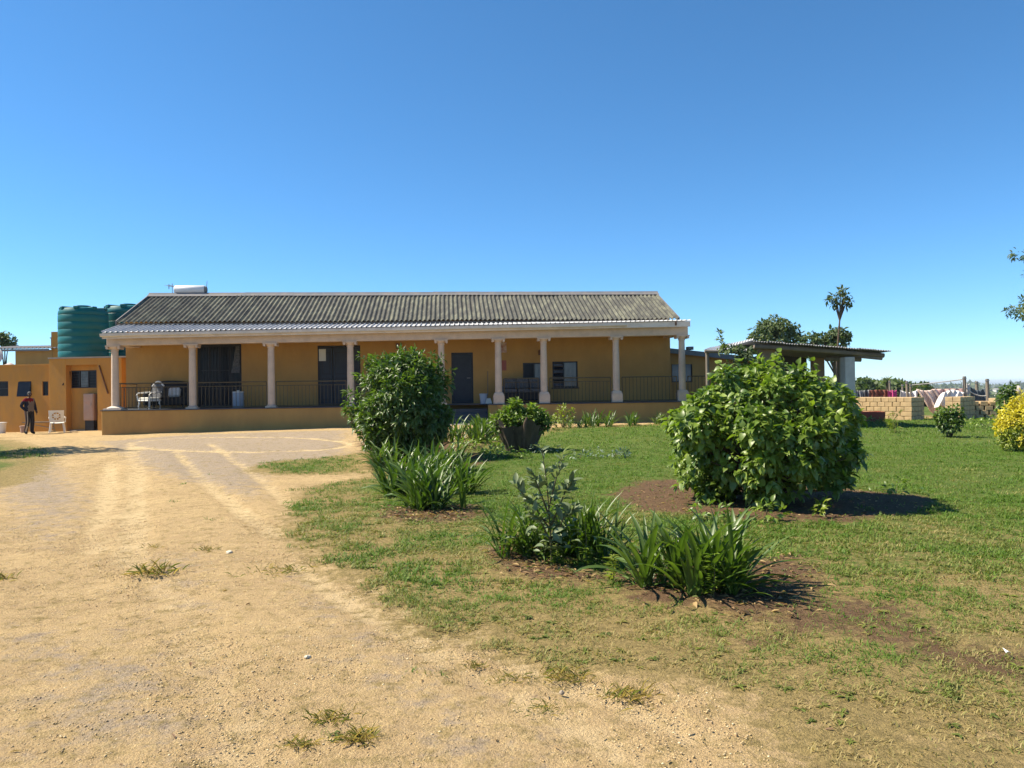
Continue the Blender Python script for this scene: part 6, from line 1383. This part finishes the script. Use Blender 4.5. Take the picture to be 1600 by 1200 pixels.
def tuft(px, py, n, r_, l, label, dry, seed):
    rg = np.random.default_rng(seed); q = G(px, py); a = rg.uniform(0, 6.28, n); el = rg.uniform(0.15, 1.3, n); o = np.c_[rg.normal(0, r_, n), rg.normal(0, r_*0.7, n), np.zeros(n)]
    d = np.c_[np.cos(a)*np.cos(el), np.sin(a)*np.cos(el), np.sin(el)]; gm_ = rg.random(n)[:, None] < dry
    col = np.where(gm_, np.array([0.42, 0.33, 0.13]), np.array([0.17, 0.20, 0.05]))*rg.uniform(0.8, 1.2, n)[:, None]
    r0_ = empty('grass_tuft', q)
    e = leaves('blades', 'narrow', o, d, np.tile([0, 0, 1.0], (n, 1)), rg.uniform(l*0.4, l*0.9, n), np.full(n, 0.045), M['grass'], r0_, col)
    tag(e, kind='stuff'); return tag(r0_, label, 'grass tuft', 'grass tufts on the sandy drive')
tuft(243, 896, 90, 0.10, 0.17, 'dry grass tuft in the middle of the sandy drive', 0.6, 1)
tuft(325, 860, 40, 0.05, 0.09, 'tiny tuft right of the dry tuft on the drive', 0.6, 2)
tuft(240, 856, 26, 0.04, 0.08, 'tiny tuft beyond the dry tuft on the drive', 0.7, 3)
tuft(515, 1124, 110, 0.055, 0.075, 'flat grass tuft in the foreground, rearmost of three', 0.5, 4)
tuft(468, 1164, 90, 0.035, 0.065, 'grass tuft in the foreground, leftmost of three', 0.6, 5)
tuft(560, 1155, 120, 0.04, 0.09, 'spiky grass tuft in the foreground, rightmost of three', 0.65, 6)
tuft(745, 1042, 60, 0.03, 0.06, 'small tuft on the sand at the lawn edge', 0.45, 7)
tuft(800, 1062, 90, 0.06, 0.06, 'straggly tuft on the sand just below the small tuft', 0.5, 8)
tuft(880, 1060, 120, 0.07, 0.09, 'pale yellow tuft at the bare lawn corner', 0.7, 9)
tuft(850, 1108, 80, 0.06, 0.06, 'low green tuft on the sand below the pale tuft', 0.4, 10)
tuft(980, 1090, 110, 0.07, 0.10, 'yellow tuft at the bottom edge of the lawn', 0.75, 11)
tuft(2, 905, 60, 0.06, 0.10, 'tuft at the left picture edge on the drive', 0.6, 12)
tuft(445, 893, 120, 0.16, 0.09, 'long flat tuft reaching from lawn onto the drive', 0.5, 13)
def scatter(name, n, x0, x1, y0, y1, s0, s1, cols, label, seed, flat=0.6, mask=None):
    rg = np.random.default_rng(seed); P = np.c_[rg.uniform(x0, x1, n), rg.uniform(y0, y1, n)]; P = P[np.abs(P[:, 0]) < P[:, 1]*0.72+0.3]
    k = lawn_mask(P) < 0.4
    cl = fbm(P[:, 0]*1.1+2, P[:, 1]*1.1, 4); k &= rg.random(len(P)) < np.clip((cl-0.38)*5, 0.08, 1); P = P[k]; n = len(P)
    z = ground(P[:, 0], P[:, 1]); s = rg.uniform(s0, s1, n)*rg.choice([0.7, 1, 1, 1.6], n)
    O = np.array([(1, 0, 0), (0, 1, 0), (-1, 0, 0), (0, -1, 0), (0, 0, 1), (0, 0, -1)], float); Fo = np.array([(0, 1, 4), (1, 2, 4), (2, 3, 4), (3, 0, 4), (1, 0, 5), (2, 1, 5), (3, 2, 5), (0, 3, 5)])
    a = rg.uniform(0, 6.28, n); V = O[None]*s[:, None, None]*rg.uniform(0.6, 1.3, (n, 6, 1)); V[..., 2] *= flat
    x = V[..., 0]*np.cos(a)[:, None]-V[..., 1]*np.sin(a)[:, None]; y = V[..., 0]*np.sin(a)[:, None]+V[..., 1]*np.cos(a)[:, None]
    V = np.stack([x+P[:, 0:1], y+P[:, 1:2], V[..., 2]+z[:, None]+(s*flat*0.2)[:, None]], -1)
    ci = rg.integers(0, len(cols), n); col = np.array(cols)[ci]*rg.uniform(0.8, 1.15, n)[:, None]
    me = npmesh(name, V.reshape(-1, 3), (Fo[None]+(np.arange(n)*6)[:, None, None]).reshape(-1, 3), M['pebble'], ('Col', np.repeat(col, 6, 0)), smooth=False); return tag(link(name, me), label, 'gravel', kind='stuff')
mm, nt, b_ = nodes('pebble_stone'); a_ = nt.nodes.new('ShaderNodeAttribute'); a_.attribute_name = 'Col'; nt.links.new(a_.outputs['Color'], b_.inputs['Base Color']); b_.inputs['Roughness'].default_value = 0.9; M['pebble'] = mm
PC = [(0.47, 0.33, 0.16), (0.54, 0.40, 0.21), (0.42, 0.30, 0.16), (0.62, 0.50, 0.30), (0.36, 0.26, 0.15), (0.52, 0.36, 0.17)]
scatter('drive_gravel', 130000, -6.5, 4, 3.0, 9.5, 0.002, 0.0055, PC, 'fine loose gravel over the sandy drive', 5)
# flat broadleaf weeds in the near lawn
rng = np.random.default_rng(92); T_, pt, lm_ = grass_points(2600, -2, 6, 3.2, 12, rng); per = 7; P = np.repeat(T_, per, 0); n = len(P); a = rng.uniform(0, 6.28, n)
z = ground(P[:, 0], P[:, 1])+0.004; col = np.array([(0.11, 0.14, 0.03), (0.15, 0.18, 0.035), (0.22, 0.20, 0.06), (0.09, 0.12, 0.025)])[np.repeat(rng.integers(0, 4, len(T_)), per)]*rng.uniform(0.8, 1.2, n)[:, None]
tag(leaves('lawn_weeds', 'narrow', np.c_[P, z], np.c_[np.cos(a), np.sin(a), rng.uniform(0.05, 0.5, n)], np.tile([0.0, 0, 1], (n, 1)), np.repeat(rng.uniform(0.025, 0.06, len(T_)), per)*rng.uniform(0.7, 1.2, n), rng.uniform(0.2, 0.42, n), M['grass'], None, col), 'flat rosette weeds spread through the near lawn', 'weeds', kind='stuff')
# dry leaves and twigs on drive and lawn
rng = np.random.default_rng(91); n = 900
P = np.c_[rng.uniform(-7, 7, n), rng.uniform(3.2, 13, n)]; P = P[np.abs(P[:, 0]) < P[:, 1]*0.7]; n = len(P); z = ground(P[:, 0], P[:, 1])+0.006; a = rng.uniform(0, 6.28, n)
col = np.array([(0.30, 0.20, 0.10), (0.42, 0.31, 0.16), (0.20, 0.12, 0.07)])[rng.integers(0, 3, n)]
tag(leaves('leaf_litter', 'narrow', np.c_[P, z], np.c_[np.cos(a), np.sin(a), rng.uniform(0, 0.25, n)], np.tile([0.0, 0, 1], (n, 1))+rng.normal(0, 0.3, (n, 3)), rng.uniform(0.015, 0.055, n), rng.uniform(0.1, 0.35, n), M['grass'], None, col), 'dry leaf and twig litter strewn over drive and lawn', 'litter', kind='stuff')

P = np.concatenate([np.c_[rng.uniform(q[:, 0].min(), q[:, 0].max(), 900), rng.uniform(q[:, 1].min(), q[:, 1].max(), 900)] for q in SOILG]); P = P[soil_mask(P) > rng.uniform(0.2, 0.8, len(P))]; n = len(P); z = ground(P[:, 0], P[:, 1])+0.03; a = rng.uniform(0, 6.28, n)
col = np.array([(0.26, 0.16, 0.08), (0.40, 0.28, 0.13), (0.14, 0.08, 0.045), (0.12, 0.15, 0.04), (0.07, 0.05, 0.03)])[rng.integers(0, 5, n)]
tag(leaves('bed_litter', 'narrow', np.c_[P, z], np.c_[np.cos(a), np.sin(a), rng.uniform(0, 0.5, n)], np.tile([0.0, 0, 1], (n, 1))+rng.normal(0, 0.4, (n, 3)), rng.uniform(0.02, 0.08, n), rng.uniform(0.15, 0.5, n), M['grass'], None, col), 'dead leaves and sprigs littering the garden beds', 'litter', kind='stuff')

# ------------------------------------------------------------------ haze over the far country
mh = bpy.data.materials.new('thin_air'); mh.use_nodes = True; nt = mh.node_tree; nt.nodes.remove(nt.nodes['Principled BSDF'])
pv = nt.nodes.new('ShaderNodeVolumePrincipled'); pv.inputs['Color'].default_value = (0.80, 0.90, 1.0, 1); pv.inputs['Density'].default_value = 0.00016; pv.inputs['Anisotropy'].default_value = 0.1
nt.links.new(pv.outputs[0], nt.nodes['Material Output'].inputs['Volume'])
mb = MB(); mb.box((-9500, -150, -60), (9500, 12000, 22)); hzb = mb.build('haze', mh); tag(hzb, 'thin blue haze over the far country', 'haze', kind='stuff')
